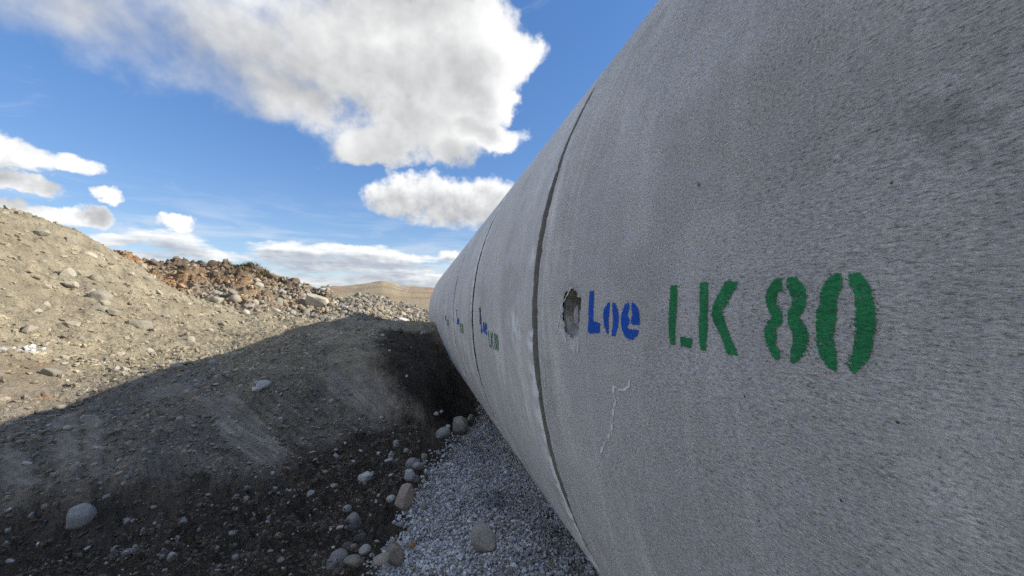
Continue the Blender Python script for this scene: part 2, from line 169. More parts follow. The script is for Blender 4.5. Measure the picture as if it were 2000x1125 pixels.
STONES = [
(-2.148, 2.216, 0.075, 0.092, 'r', 'grey', 'smooth egg-shaped grey stone standing on dark soil left of the pinkish boulder'),
(-1.89, 2.187, 0.101, 0.132, 'b', 'pink', 'pinkish brown blocky boulder on the edge of the grey gravel'),
(-1.923, 1.849, 0.092, 0.106, 'a', 'brown', 'angular brown block with a flat facet lying at the gravel edge near the bottom'),
(-1.526, 1.888, 0.158, 0.124, 'a', 'drab', 'large grey-tan wedge-shaped stone lying alone in the middle of the gravel'),
(-1.788, 2.091, 0.036, 0.035, 'r', 'tan', 'small round tan pebble on the gravel beside the pinkish boulder'),
(-1.843, 1.943, 0.028, 0.027, 'r', 'orange', 'small orange pebble on the gravel above the angular brown block'),
(-2.157, 1.838, 0.088, 0.084, 'r', 'grey', 'rounded grey stone leaning at the bottom edge left of the gravel'),
(-2.087, 1.798, 0.08, 0.044, 'r', 'tan', 'flat tan stone cut by the bottom edge, beside the rounded grey stone'),
(-2.045, 1.808, 0.049, 0.035, 'r', 'pale', 'small pale stone at the bottom edge between tan stones'),
(-1.971, 1.774, 0.074, 0.031, 'r', 'tan', 'flat tan stone at the bottom edge under the angular brown block'),
(-2.107, 1.936, 0.033, 0.033, 'r', 'brown', 'small brown round stone in the hollow left of the angular brown block'),
(-2.18, 1.954, 0.03, 0.031, 'r', 'pink', 'small reddish stone in the dark soil above the rounded grey stone'),
(-2.189, 2.028, 0.036, 0.037, 'r', 'dark', 'dark rounded stone half sunk in soil, leftmost of the dark stones'),
(-2.136, 1.981, 0.057, 0.034, 's', 'dark', 'dark flat slab of stone lying tilted in the soil hollow'),
(-2.095, 2.042, 0.056, 0.04, 's', 'dark', 'dark slab leaning in the soil below the egg-shaped stone'),
(-1.963, 2.228, 0.048, 0.036, 'r', 'pale', 'small pale stone touching the left side of the pinkish boulder'),
(-2.197, 2.329, 0.044, 0.04, 'r', 'grey', 'grey pebble just above the egg-shaped stone'),
(-2.233, 2.401, 0.024, 0.023, 'r', 'tan', 'tiny tan pebble above the grey pebbles near the egg-shaped stone'),
(-1.865, 2.455, 0.066, 0.062, 'b', 'pale', 'pale blocky cobble at the gravel edge, above the pinkish boulder'),
(-1.831, 2.486, 0.049, 0.047, 'r', 'grey', 'grey cobble tucked behind the pale blocky cobble'),
(-1.432, 1.659, 0.029, 0.027, 'a', 'brown', 'small brown stone in the gravel at the bottom, right of the wedge stone'),
(-1.262, 1.611, 0.031, 0.022, 'a', 'tan', 'small tan stone in the gravel at the bottom near the pipe'),
(-1.403, 3.76, 0.158, 0.169, 'b', 'drab', 'grey-brown upright boulder at the far tip of the gravel beside the pipe'),
(-1.584, 3.559, 0.137, 0.093, 'r', 'grey', 'oblong rounded stone lying left of the upright boulder at the gravel tip'),
(-1.275, 3.955, 0.079, 0.074, 'r', 'tan', 'small tan stone right behind the upright boulder'),
(-1.295, 3.746, 0.055, 0.055, 'r', 'dark', 'small dark stone between the upright boulder and the pipe'),
(-2.013, 3.159, 0.042, 0.08, 'r', 'pale', 'narrow pale upright stone standing on the dark slope'),
(-1.979, 3.264, 0.051, 0.062, 'r', 'grey', 'grey stone just behind the narrow pale upright stone'),
(-1.901, 3.14, 0.042, 0.036, 'r', 'pale', 'pale pebble right of the narrow upright stone'),
(-1.842, 2.874, 0.064, 0.066, 'b', 'grey', 'uppermost grey cobble of the chain along the gravel edge'),
(-1.811, 2.776, 0.045, 0.053, 'r', 'grey', 'grey cobble in the chain, pressed under the uppermost cobble'),
(-1.771, 2.838, 0.043, 0.051, 'r', 'tan', 'tan cobble of the chain nearest the gravel'),
(-1.851, 2.683, 0.092, 0.075, 'r', 'grey', 'broad grey cobble in the middle of the chain along the gravel edge'),
(-1.825, 2.592, 0.058, 0.04, 'r', 'grey', 'low grey cobble under the broad cobble of the chain'),
(-1.86, 2.592, 0.035, 0.033, 'r', 'dark', 'small dark cobble left of the low grey cobble'),
(-1.789, 2.643, 0.033, 0.03, 'r', 'grey', 'small cobble right of the broad cobble, at the gravel'),
(-1.631, 3.865, 0.054, 0.04, 'r', 'pale', 'F'),
(-1.523, 3.791, 0.049, 0.035, 'r', 'pale', 'F'),
(-1.578, 3.929, 0.035, 0.031, 'r', 'pale', 'F'),
(-2.144, 2.64, 0.091, 0.055, 'a', 'pale', 'pale wedge-shaped stone with a broken white face on the dark soil'),
(-2.247, 2.734, 0.037, 0.037, 'r', 'dark', 'small dark round stone left of the broken white-faced stone'),
(-2.016, 2.919, 0.063, 0.022, 's', 'grey', 'F'),
(-1.963, 2.98, 0.04, 0.034, 'a', 'tan', 'F'),
(-2.306, 2.545, 0.05, 0.025, 's', 'pale', 'F'),
(-2.118, 2.833, 0.026, 0.025, 'r', 'pale', 'F'),
(-2.427, 3.231, 0.036, 0.028, 'a', 'white', 'F'),
(-3.426, 2.385, 0.112, 0.12, 'r', 'grey', 'largest smooth grey boulder sunk in the shaded soil at the left'),
(-3.201, 2.263, 0.037, 0.039, 'r', 'grey', 'half-buried grey stone left of a pair under the largest boulder'),
(-3.139, 2.233, 0.042, 0.048, 'r', 'grey', 'round grey stone, middle of three below the largest boulder'),
(-3.072, 2.163, 0.033, 0.04, 'a', 'pale', 'pale three-sided stone in front of the round grey stones'),
(-2.906, 2.123, 0.035, 0.04, 'r', 'pale', 'smooth pale cobble near the bottom, right of the three grey stones'),
(-2.938, 2.113, 0.02, 0.025, 'r', 'grey', 'F'),
(-2.96, 2.162, 0.017, 0.021, 'r', 'grey', 'F'),
(-3.685, 2.368, 0.023, 0.024, 'a', 'pale', 'F'),
(-3.652, 2.328, 0.02, 0.024, 'a', 'pale', 'F'),
(-3.653, 2.439, 0.023, 0.028, 'a', 'pale', 'F'),
(-3.636, 2.498, 0.023, 0.023, 'a', 'pale', 'F'),
(-3.6, 2.477, 0.016, 0.021, 'a', 'grey', 'F'),
(-3.62, 2.463, 0.03, 0.033, 'b', 'tan', 'dusty tan lump of stone left of the largest smooth boulder'),
(-3.366, 2.457, 0.032, 0.024, 's', 'grey', 'F'),
(-3.25, 2.413, 0.031, 0.036, 'a', 'grey', 'F'),
(-3.172, 2.395, 0.02, 0.039, 'r', 'grey', 'F'),
(-3.983, 2.838, 0.04, 0.026, 'a', 'white', 'white powdery stone on the shaded bench at the far left'),
(-2.981, 2.31, 0.019, 0.023, 'a', 'pale', 'F'),
(-2.807, 2.657, 0.038, 0.034, 'a', 'grey', 'F'),
(-2.84, 2.594, 0.038, 0.039, 'a', 'pale', 'F'),
(-2.783, 2.578, 0.034, 0.045, 'r', 'tan', 'F'),
(-2.677, 2.708, 0.032, 0.038, 'b', 'pale', 'F'),
(-2.421, 2.476, 0.044, 0.032, 'a', 'pale', 'pale angular stone in the rippled hollow of soil'),
(-2.596, 2.371, 0.021, 0.033, 'a', 'pale', 'F'),
(-2.681, 2.184, 0.024, 0.02, 'r', 'grey', 'F'),
(-2.638, 2.086, 0.029, 0.033, 'r', 'grey', 'F'),
(-2.711, 2.081, 0.017, 0.019, 'r', 'pale', 'F'),
(-2.679, 2.029, 0.023, 0.018, 's', 'grey', 'F'),
(-2.409, 1.947, 0.025, 0.023, 'r', 'pale', 'F'),
(-2.378, 1.885, 0.023, 0.022, 'r', 'pale', 'F'),
(-2.819, 2.515, 0.019, 0.023, 'r', 'tan', 'F'),
(-2.705, 2.366, 0.018, 0.019, 'r', 'pale', 'F'),
(-2.973, 2.3, 0.017, 0.025, 'a', 'pale', 'F'),
(-2.915, 2.369, 0.018, 0.024, 'a', 'grey', 'F'),
(-3.093, 3.696, 0.109, 0.074, 'r', 'pale', 'pale smooth flat stone on the shaded bench below the shadow edge'),
(-3.123, 3.645, 0.071, 0.047, 's', 'pale', 'smaller flat stone against the pale smooth flat stone'),
(-7.184, 7.556, 0.16, 0.114, 's', 'tan', 'slanting slab high on the sunlit grey bank'),
(-6.626, 6.738, 0.179, 0.203, 'a', 'tan', 'sharp-edged slab jutting from the sunlit bank with a dark shadow under it'),
(-6.523, 7.083, 0.156, 0.139, 'r', 'tan', 'rounded stone right of the jutting slab on the sunlit bank'),
(-6.033, 6.431, 0.237, 0.196, 'r', 'tan', 'large oval boulder half sunk in the middle of the sunlit bank'),
(-5.944, 6.377, 0.123, 0.091, 'r', 'tan', 'stone tucked under the large oval boulder'),
(-5.77, 6.29, 0.162, 0.083, 's', 'tan', 'flat stone below the large oval boulder'),
(-5.533, 6.39, 0.294, 0.185, 's', 'tan', 'long pale flat boulder lying on the sunlit bank'),
(-5.576, 7.012, 0.099, 0.079, 'a', 'tan', 'small stone with a dark shadow right of the long pale boulder'),
(-4.871, 6.242, 0.108, 0.121, 'r', 'tan', 'dark-shadowed round stone low on the sunlit bank'),
(-5.439, 9.501, 0.183, 0.157, 'r', 'tan', 'egg-shaped boulder at the foot of the brown bank'),
(-6.035, 10.456, 0.258, 0.233, 'r', 'tan', 'round boulder above the egg-shaped boulder'),
(-6.356, 10.352, 0.323, 0.192, 's', 'tan', 'long leaning slab where the grey bank meets the brown bank'),
(-6.947, 7.582, 0.166, 0.099, 's', 'tan', 'narrow slab near the crest of the sunlit bank'),
(-5.455, 4.998, 0.041, 0.048, 'a', 'tan', 'B'),
(-5.443, 5.289, 0.056, 0.062, 'a', 'tan', 'B'),
(-4.985, 5.609, 0.117, 0.075, 's', 'tan', 'B'),
(-5.279, 4.867, 0.067, 0.057, 'a', 'tan', 'B'),
(-5.126, 4.54, 0.146, 0.086, 's', 'tan', 'flat-topped slab on the smooth bare patch at the left'),
(-4.703, 4.753, 0.073, 0.078, 'b', 'tan', 'B'),
(-4.557, 4.667, 0.058, 0.051, 'a', 'tan', 'B'),
(-4.18, 4.62, 0.133, 0.073, 's', 'tan', 'broad low slab just above the shadow edge'),
(-5.255, 11.059, 0.318, 0.32, 'b', 'tan', 'squarish boulder in front of the brown bank'),
(-4.442, 11.336, 0.62, 0.446, 'b', 'tan', 'biggest pale boulder, between the brown bank and the rubble mound'),
(-5.236, 10.511, 0.319, 0.201, 's', 'tan', 'broad low boulder below the squarish boulder'),
(-6.553, 10.855, 0.22, 0.152, 'a', 'tan', 'O'),
(-5.773, 9.368, 0.157, 0.109, 'a', 'tan', 'O'),
(-5.634, 10.578, 0.187, 0.151, 'a', 'tan', 'O'),
(-5.646, 11.083, 0.177, 0.159, 'a', 'tan', 'O'),
(-4.895, 10.988, 0.185, 0.133, 'a', 'tan', 'O'),
(-5.337, 12.316, 0.259, 0.135, 's', 'pale', 'pale flat slab on top of the brown bank under a tuft'),
(-1.713, 6.347, 0.089, 0.108, 's', 'pale', 'pale upright stone in the dark soil face next to the pipe'),
(-2.298, 5.778, 0.056, 0.059, 'a', 'pale', 'pale small stone near the top of the dark soil face'),
(-2.229, 11.452, 0.341, 0.148, 's', 'pale', 'pale slab low on the rubble mound near the pipe'),
(-4.71, 10.979, 0.164, 0.134, 'a', 'tan', 'O'),
(-4.073, 10.873, 0.194, 0.134, 'a', 'tan', 'R'),
(-3.755, 11.185, 0.179, 0.14, 'a', 'tan', 'R'),
(-3.28, 10.599, 0.148, 0.12, 'a', 'tan', 'R'),
(-2.994, 11.487, 0.165, 0.132, 'a', 'tan', 'R'),
(-2.582, 11.635, 0.17, 0.119, 'a', 'tan', 'R'),
(-3.853, 10.695, 0.12, 0.12, 'a', 'tan', 'R'),
]
# ---------- numpy noise and terrain functions ----------
def _hash(i, j, s):
    n = (i.astype(np.int64) * 374761393 + j.astype(np.int64) * 668265263 + s * 974634777) & 0xFFFFFFFF
    n = ((n ^ (n >> 13)) * 1274126177) & 0xFFFFFFFF
    n = (n ^ (n >> 16)) & 0xFFFFFFFF
    return n.astype(np.float64) / 4294967295.0
def pn(x, y, s=0):
    xi = np.floor(x); yi = np.floor(y); fx = x - xi; fy = y - yi
    u = fx * fx * fx * (fx * (fx * 6 - 15) + 10); v = fy * fy * fy * (fy * (fy * 6 - 15) + 10)
    def g(a, b):
        th = _hash(xi + a, yi + b, s) * 6.2831853
        return np.cos(th) * (fx - a) + np.sin(th) * (fy - b)
    a = g(0, 0) * (1 - u) + g(1, 0) * u; b = g(0, 1) * (1 - u) + g(1, 1) * u
    return (a * (1 - v) + b * v) * 1.5
def fbm(x, y, s=0, o=4, gain=.5):
    r = 0; a = 1.0
    for k in range(o):
        r = r + a * pn(x * (2.03 ** k) + 17.3 * k, y * (2.03 ** k) - 9.1 * k, s + k); a *= gain
    return r
def billow(x, y, s=0, o=4, gain=.55):
    r = 0; a = 1.0
    for k in range(o):
        r = r + a * (np.abs(pn(x * (2.07 ** k) + 5.3 * k, y * (2.07 ** k) + 3.1 * k, s + k)) * 2 - .5); a *= gain
    return r
def sst(a, b, x):
    t = np.clip((x - a) / (b - a), 0, 1); return t * t * (3 - 2 * t)
def poly_sd(x, y, poly):
    """signed distance to a polygon, negative inside"""
    P = np.asarray(poly, float); d = np.full(x.shape, 1e9); ins = np.zeros(x.shape, bool)
    n = len(P)
    for i in range(n):
        ax, ay = P[i]; bx, by = P[(i + 1) % n]; ex, ey = bx - ax, by - ay
        t = np.clip(((x - ax) * ex + (y - ay) * ey) / (ex * ex + ey * ey + 1e-12), 0, 1)
        d = np.minimum(d, np.hypot(x - ax - t * ex, y - ay - t * ey))
        c = ((ay > y) != (by > y)) & (x < (bx - ax) * (y - ay) / (by - ay + 1e-15) + ax)
        ins ^= c
    return np.where(ins, -d, d)
def line_d(x, y, L):
    d = np.full(x.shape, 1e9)
    for (ax, ay), (bx, by) in zip(L[:-1], L[1:]):
        ex, ey = bx - ax, by - ay
        t = np.clip(((x - ax) * ex + (y - ay) * ey) / (ex * ex + ey * ey + 1e-12), 0, 1)
        d = np.minimum(d, np.hypot(x - ax - t * ex, y - ay - t * ey))
    return d
CP = np.array(CPL)
def _tps(r2): return np.where(r2 > 1e-12, r2 * np.log(r2 + 1e-12) * .5, 0)
def _fit():
    n = len(CP); d2 = ((CP[:, None, :2] - CP[None, :, :2]) ** 2).sum(-1)
    A = np.zeros((n + 3, n + 3)); A[:n, :n] = _tps(d2) + .02 * np.eye(n)
    Pm = np.c_[np.ones(n), CP[:, :2]]; A[:n, n:] = Pm; A[n:, :n] = Pm.T
    return np.linalg.solve(A, np.r_[CP[:, 2], 0, 0, 0])
_W = _fit()
def base(x, y):
    sh = x.shape; x = x.ravel(); y = y.ravel(); out = np.zeros(x.size)
    for a in range(0, x.size, 60000):
        xa, ya = x[a:a + 60000], y[a:a + 60000]
        d2 = (xa[:, None] - CP[None, :, 0]) ** 2 + (ya[:, None] - CP[None, :, 1]) ** 2
        out[a:a + 60000] = _tps(d2) @ _W[:-3] + _W[-3] + _W[-2] * xa + _W[-1] * ya
    return out.reshape(sh)
CX, CY = -1.8482, 0.0
def gravel_edge(y):      # x of the left edge of the gravel bed at y
    return np.interp(y, [p[1] for p in GEDGE], [p[0] for p in GEDGE])
def gravel_w(x, y):      # >0 inside the gravel bed (metres)
    return np.minimum(x - gravel_edge(y) + .06 * pn(x * 3.1, y * 3.1, 5) + .03 * pn(x * 11, y * 11, 6), (4.75 - y) * .8)
def zones(x, y):
    """masks of the soil: gravel, smooth smeared patches, lower loose soil, dark back face"""
    g = sst(-.03, .05, gravel_w(x, y)) * (x < 1.6)
    n = .07 * fbm(x * 2.2, y * 2.2, 11, 3)
    sm = np.zeros_like(x)
    for P in PATCH:
        sm = np.maximum(sm, sst(.022, -.018, poly_sd(x, y, P) + .35 * n))
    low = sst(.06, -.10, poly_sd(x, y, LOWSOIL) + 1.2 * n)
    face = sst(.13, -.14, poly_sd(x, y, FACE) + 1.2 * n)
    return g, sm, low, face
def height(x, y, detail=True):
    r = np.hypot(x - CX, y - CY)
    h = base(x, y)
    plain = .95 + .25 * fbm(x * .06, y * .06, 3, 3) + .5 * fbm(x * .011, y * .011, 4, 3)
    w = sst(15, 24, r)
    h = h * (1 - w) + plain * w
    if detail:
        near = 1 - sst(60, 140, r)
        g, sm, low, face = zones(x, y)
        bank = sst(.75, 1.25, h) * (1 - face)
        rough = (1 - .97 * g) * (1 - .8 * sm)
        d = .045 * fbm(x * 1.4, y * 1.4, 21, 3) * (1 - .5 * g)
        d = d + rough * (.017 * billow(x * 4.4, y * 4.4, 22, 5, .6) + .012 * fbm(x * 21, y * 21, 23, 3, .6))
        d = d + rough * bank * (.05 * fbm(x * 2.0, y * 2.0, 24, 3) + .014 * billow(x * 8.5, y * 8.5, 25, 3))
        d = d + rough * low * (.020 * billow(x * 8.0, y * 8.0, 26, 4, .62) + .012 * np.maximum(0, fbm(x * 17, y * 17, 27, 3)))
        d = d + sm * (.016 + .006 * fbm((y * .8 - x * .55) * 26, (x * .8 + y * .55) * 1.6, 36, 3)) * (1 - g)
        d = d + .010 * rough * fbm((y * .8 - x * .55) * 15, (x * .8 + y * .55) * 2.0, 37, 3) * (1 - low) * (1 - bank)
        d = d + .007 * (1 - g) * (1 - .7 * sm) * billow(x * 34, y * 34, 38, 2)
        # tyre-cleat ripples pressed into the lower soil
        for (rx, ry, rr, ca, sa) in RIPPLE:
            m = np.exp(-(((x - rx) ** 2 + (y - ry) ** 2) / rr ** 2) ** 2)
            q = (x - rx) * ca + (y - ry) * sa
            d = d + m * (.021 * np.sin(q * 6.283 / .075 + 1.5 * pn(x * 6, y * 6, 31)) - .02)
        # ledge of loosened soil
        L = line_d(x, y, LEDGE); d = d + .055 * np.exp(-(L / .04) ** 2) * (1 + .5 * pn(x * 9, y * 9, 33))
        for (px, py, pr, ph) in BUMPS:
            q = np.hypot(x - px, y - py) / pr
            d = d + ph * np.exp(-q ** 2) * (1 + .35 * pn(x * 6, y * 6, 41))
        h = h + d * near
    # the pipe lies in the ground: keep the soil out of its bore
    ax = np.abs(x); cap = 1.5 - np.sqrt(np.maximum(1.44 ** 2 - x * x, 0))
    h = np.where((ax < 1.44) & (y > -6) & (y < 10.6), np.minimum(h, cap), h)
    return h
def ridge(x, y, prof, fs, bs, foot):
    """a spoil ridge given by azimuth (deg), distance and crest height"""
    P = np.array(prof); az = np.degrees(np.arctan2(x - CX, y - CY)); r = np.hypot(x - CX, y - CY)
    rr = np.interp(az, P[:, 0], P[:, 1]); zz = np.interp(az, P[:, 0], P[:, 2])
    t = rr - r
    h = np.where(t > 0, zz - fs * t, zz + bs * t)
    h = h - .08 * np.exp(-(t / .35) ** 2)
    e = np.minimum(az - P[0, 0], P[-1, 0] - az)
    return np.maximum(np.where(e < 0, -1, h), foot - .5)
def orange_h(x, y, detail=True):
    h = ridge(x, y, OPROF, .52, .7, .9)
    if detail: h = h + .10 * billow(x * 1.9, y * 1.9, 51, 4) + .05 * billow(x * 6, y * 6, 52, 3) + .02
    return h
def rubble_h(x, y, detail=True):
    h = ridge(x, y, RPROF, .30, .5, .9)
    if detail: h = h + .06 * billow(x * 2.6, y * 2.6, 61, 4) + .03 * billow(x * 8, y * 8, 62, 2)
    return h
def top(x, y, detail=True):
    return np.maximum(np.maximum(height(x, y, detail), orange_h(x, y, detail)), rubble_h(x, y, detail))
# ====================================================== mesh helpers
def tag(o, label=None, cat=None, group=None, kind=None):
    if label: o['label'] = label
    if cat: o['category'] = cat
    if group: o['group'] = group
    if kind: o['kind'] = kind
    return o
def mesh_np(name, V, F, smooth=False, col=None, mat=None, uv=None, loose_tri=None):
    """V (n,3); F (m,4) or (m,3) int array"""
    me = bpy.data.meshes.new(name)
    V = np.ascontiguousarray(V, np.float32); F = np.ascontiguousarray(F, np.int32)
    k = F.shape[1]
    me.vertices.add(len(V)); me.vertices.foreach_set('co', V.ravel())
    me.loops.add(F.size); me.loops.foreach_set('vertex_index', F.ravel())
    me.polygons.add(len(F)); me.polygons.foreach_set('loop_start', np.arange(0, F.size, k, dtype=np.int32))
    me.polygons.foreach_set('loop_total', np.full(len(F), k, np.int32))
    me.update(calc_edges=True)
    me.polygons.foreach_set('use_smooth', np.full(len(F), smooth, bool))
    if col is not None:
        a = me.color_attributes.new('Col', 'FLOAT_COLOR', 'POINT')
        c = np.ones((len(V), 4), np.float32); c[:, :3] = col; a.data.foreach_set('color', c.ravel())
    if uv is not None:
        u = me.uv_layers.new(name='UVMap'); u.data.foreach_set('uv', np.ascontiguousarray(uv[F.ravel()], np.float32).ravel())
    if mat is not None: me.materials.append(mat)
    me.update()
    return me
def link(name, me, parent=None):
    o = bpy.data.objects.new(name, me); COL.objects.link(o)
    if parent is not None: o.parent = parent
    return o
def grid_faces(nr, nc, wrap=False):
    r = np.arange(nr - 1); c = np.arange(nc if wrap else nc - 1)
    R_, C_ = np.meshgrid(r, c, indexing='ij'); C2 = (C_ + 1) % nc
    return np.stack([R_ * nc + C_, R_ * nc + C2, (R_ + 1) * nc + C2, (R_ + 1) * nc + C_], -1).reshape(-1, 4)

# ====================================================== materials
def new_mat(name):
    m = bpy.data.materials.new(name); m.use_nodes = True
    n = NT(m.node_tree); b = m.node_tree.nodes['Principled BSDF']
    b.inputs['Specular IOR Level'].default_value = .25
    return m, n, b
def soil_mat(name, bump_d=.012, sc=1.0, rough=.95):
    m, n, b = new_mat(name)
    tc = n.node('ShaderNodeTexCoord').outputs['Object']
    base = n.attr('Col')
    f = n.noise(tc, 38 * sc, 6, .62); f2 = n.noise(tc, 140 * sc, 3, .6); f3 = n.noise(tc, 5.5 * sc, 4, .6)
    k = n.m('ADD', n.m('MULTIPLY', f, .62), n.m('ADD', n.m('MULTIPLY', f2, .42), n.m('MULTIPLY', f3, .34)))
    k = n.ss(k, .42, .95, .46, 1.52, 'LINEAR')
    c = n.mix(1.0, base, n.comb(k, k, k), 'MULTIPLY')
    n.put(b.inputs['Base Color'], c); b.inputs['Roughness'].default_value = rough
    h = n.m('ADD', n.m('MULTIPLY', n.noise(tc, 45 * sc, 6, .65), 1.0), n.m('MULTIPLY', n.noise(tc, 130 * sc, 3, .6), .45))
    n.put(b.inputs['Normal'], n.bump(h, bump_d * 2.4))
    return m
def stone_mat(name, c1, c2, speck=.35, rough=.85, dirt_c=(.12, .10, .078)):
    m, n, b = new_mat(name)
    tc = n.node('ShaderNodeTexCoord').outputs['Object']
    oi = n.node('ShaderNodeObjectInfo').outputs['Random']
    v = n.v('ADD', tc, n.v('SCALE', n.comb(1.7, 3.1, 5.3), scale=n.m('MULTIPLY', oi, 10.0)))
    a = n.noise(v, 2.2, 5, .6); s = n.noise(v, 16, 4, .65)
    c = n.mix(n.ss(a, .3, .7), c1, c2)
    k = n.m('MULTIPLY', n.ss(s, .25, .75, 1 - speck, 1 + speck * .6, 'LINEAR'), n.ss(oi, 0, 1, .72, 1.2, 'LINEAR'))
    c = n.mix(1.0, c, n.comb(k, k, k), 'MULTIPLY')
    # soil clinging to the lower half
    z = n.sep(tc)[2]
    dirt = n.m('MULTIPLY', n.ss(n.m('ADD', z, n.m('MULTIPLY', n.m('SUBTRACT', n.noise(v, 3.0, 4, .6), .5), .9)), -.25, -.75), .7)
    c = n.mix(dirt, c, dirt_c)
    n.put(b.inputs['Base Color'], c); b.inputs['Roughness'].default_value = rough
    h = n.m('ADD', n.noise(v, 5, 5, .6), n.m('MULTIPLY', n.noise(v, 22, 4, .6), .4))
    n.put(b.inputs['Normal'], n.bump(h, .007))
    return m
def concrete_grain(n, uv):
    """short ridges drawn along the pipe over a granular ground; height about 0..1"""
    y, t = n.sep(uv)[:2]
    ridg = n.noise(n.comb(n.m('MULTIPLY', y, 170.0), n.m('MULTIPLY', t, 470.0), n.m('MULTIPLY', t, 9.0)), 1.0, 4, .80, dist=.2)
    gran = n.noise(n.comb(y, t, 0.0), 300.0, 4, .80)
    rw = n.attr('ridge', 'Fac')
    return n.m('ADD', n.m('MULTIPLY', ridg, rw), n.m('MULTIPLY', gran, n.m('SUBTRACT', 1.05, rw)))
def concrete_mat(name, bump_d=.0055, contrast=1.0):
    m, n, b = new_mat(name)
    uv = n.node('ShaderNodeUVMap').outputs[0]
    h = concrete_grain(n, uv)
    k = n.m('ADD', n.ss(h, .37, .52, .42, 1.08), n.ss(h, .52, .68, 0, .55, 'LINEAR'))  # relief shading put into the colour: slits darkened, crests brightened
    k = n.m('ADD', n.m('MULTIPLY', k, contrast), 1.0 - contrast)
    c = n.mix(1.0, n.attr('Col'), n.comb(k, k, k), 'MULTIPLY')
    p = n.comb(*n.sep(uv)[:2], 0.0)
    pores = n.m('MULTIPLY', n.ss(n.voro(p, 22.0), .036, .020), n.ss(n.sep(n.voro(p, 22.0, out='Color'))[0], .90, .92))
    c = n.mix(n.m('MULTIPLY', pores, .85), c, (.05, .047, .043))
    n.put(b.inputs['Base Color'], c); b.inputs['Roughness'].default_value = .9
    n.put(b.inputs['Normal'], n.bump(h, bump_d))
    return m
def paint_mat(name, pc, wear=.5):
    m, n, b = new_mat(name)
    uv = n.node('ShaderNodeUVMap').outputs[0]
    h = concrete_grain(n, uv)
    k = n.m('ADD', n.ss(h, .36, .52, .40, 1.0), n.ss(h, .52, .68, 0, .55, 'LINEAR'))  # paint colour also carries painted relief shading, dark hollows and bright crests
    k = n.m('MULTIPLY', k, n.ss(n.noise(uv, 24.0, 3, .5), .3, .7, .85, 1.18, 'LINEAR'))
    miss = n.m('MULTIPLY', n.ss(h, .44, .36), wear)
    n.put(b.inputs['Base Color'], n.mix(1.0, n.mix(miss, pc, (.36, .35, .335)), n.comb(k, k, k), 'MULTIPLY')); b.inputs['Roughness'].default_value = .75
    n.put(b.inputs['Normal'], n.bump(h, .003))
    return m
PITS = [[.2798, .3375, .0026], [.4177, .2036, .002]]
def concrete_base(y, t, white, k):
    """weathered concrete colour: soft mottling, run-off streaks round the wall, dull stains, lime bloom"""
    u = y + 3.7 * k
    v = .07 * fbm(u * 2.4, t * 2.4, 301, 4) + .05 * fbm(u * 9, t * 9, 302, 3) + .06 * fbm(u * 15, t * 1.0, 303, 4)
    v = v + .05 * fbm(u * 30, t * 30, 307, 2) + .24 * sst(.25, .8, fbm(u * 5.5, t * 1.6, 311, 4)) + .16 * sst(.35, .8, fbm(u * 26, t * 1.3, 312, 3))
    c = np.array([[.61, .59, .555]]) * (1 + v)[:, None]
    c = lerp3(c, (.595, .59, .585), .5 * sst(-.3, .4, fbm(u * 1.3, t * 1.3, 304, 3)))
    st = sst(.28, .75, fbm(u * 2.1 + 4, t * 2.6, 305, 5)); c = lerp3(c, (.38, .365, .335), .35 * st)
    w = np.clip(white * sst(-.35, .35, fbm(u * 22, t * 22, 306, 3)), 0, 1)
    c = lerp3(c, (.90, .90, .885), w)
    if k == 1:
        c = lerp3(c, (.33, .32, .30), .6 * np.exp(-((y - .172) / .05) ** 2 - ((t - .168) / .042) ** 2) * sst(-.4, .3, fbm(y * 25, t * 40, 309, 3)))
        for (py, pt, pr) in PITS: c = lerp3(c, (.045, .042, .038), np.exp(-(((y - py) / pr) ** 2 + ((t - pt) / pr) ** 2) ** 2))
    ridge = .25 + .55 * sst(-.35, .35, fbm(u * 2.6, t * 2.2, 308, 4) + .25 * (k == 1) * sst(.75, .25, y) - .3 * sst(.75, 1.0, y) * (k == 1) - .3 * (k > 1))
    return np.clip(c, .03, .85), ridge
def plain_mat(name, c1, c2, scale=30, bump_d=.004, rough=.9):
    m, n, b = new_mat(name)
    tc = n.node('ShaderNodeTexCoord').outputs['Object']
    a = n.noise(tc, scale, 5, .65)
    n.put(b.inputs['Base Color'], n.mix(n.ss(a, .3, .7), c1, c2)); b.inputs['Roughness'].default_value = rough
    n.put(b.inputs['Normal'], n.bump(n.noise(tc, scale * 2.2, 5, .65), bump_d))
    return m
M_SOIL = soil_mat('soil'); M_ORANGE = soil_mat('orange_soil', .03, .5); M_RUBBLE = soil_mat('rubble_soil', .02, .6)
M_PIECE = soil_mat('loose_stone', .006, 1.0, .9)
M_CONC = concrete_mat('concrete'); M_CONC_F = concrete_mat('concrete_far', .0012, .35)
M_GREEN = paint_mat('green_spray_paint', (.030, .25, .092), .45)
M_BLUE = paint_mat('blue_spray_paint', (.012, .10, .52), .35)
M_GREEN_W = paint_mat('worn_green_paint', (.07, .22, .11), .9)
M_JOINT = plain_mat('joint_mortar', (.27, .255, .225), (.35, .335, .30), 40, .002)
M_JOINT_D = plain_mat('dark_joint', (.07, .065, .06), (.11, .10, .09), 40, .002)
M_HOLE = plain_mat('broken_concrete', (.23, .215, .19), (.42, .405, .38), 55, .008)
M_MORTAR = plain_mat('mortar_fill', (.30, .295, .28), (.47, .465, .45), 50, .006)
M_CHALK = plain_mat('lime_streak', (.78, .79, .78), (.86, .86, .85), 120, .001)
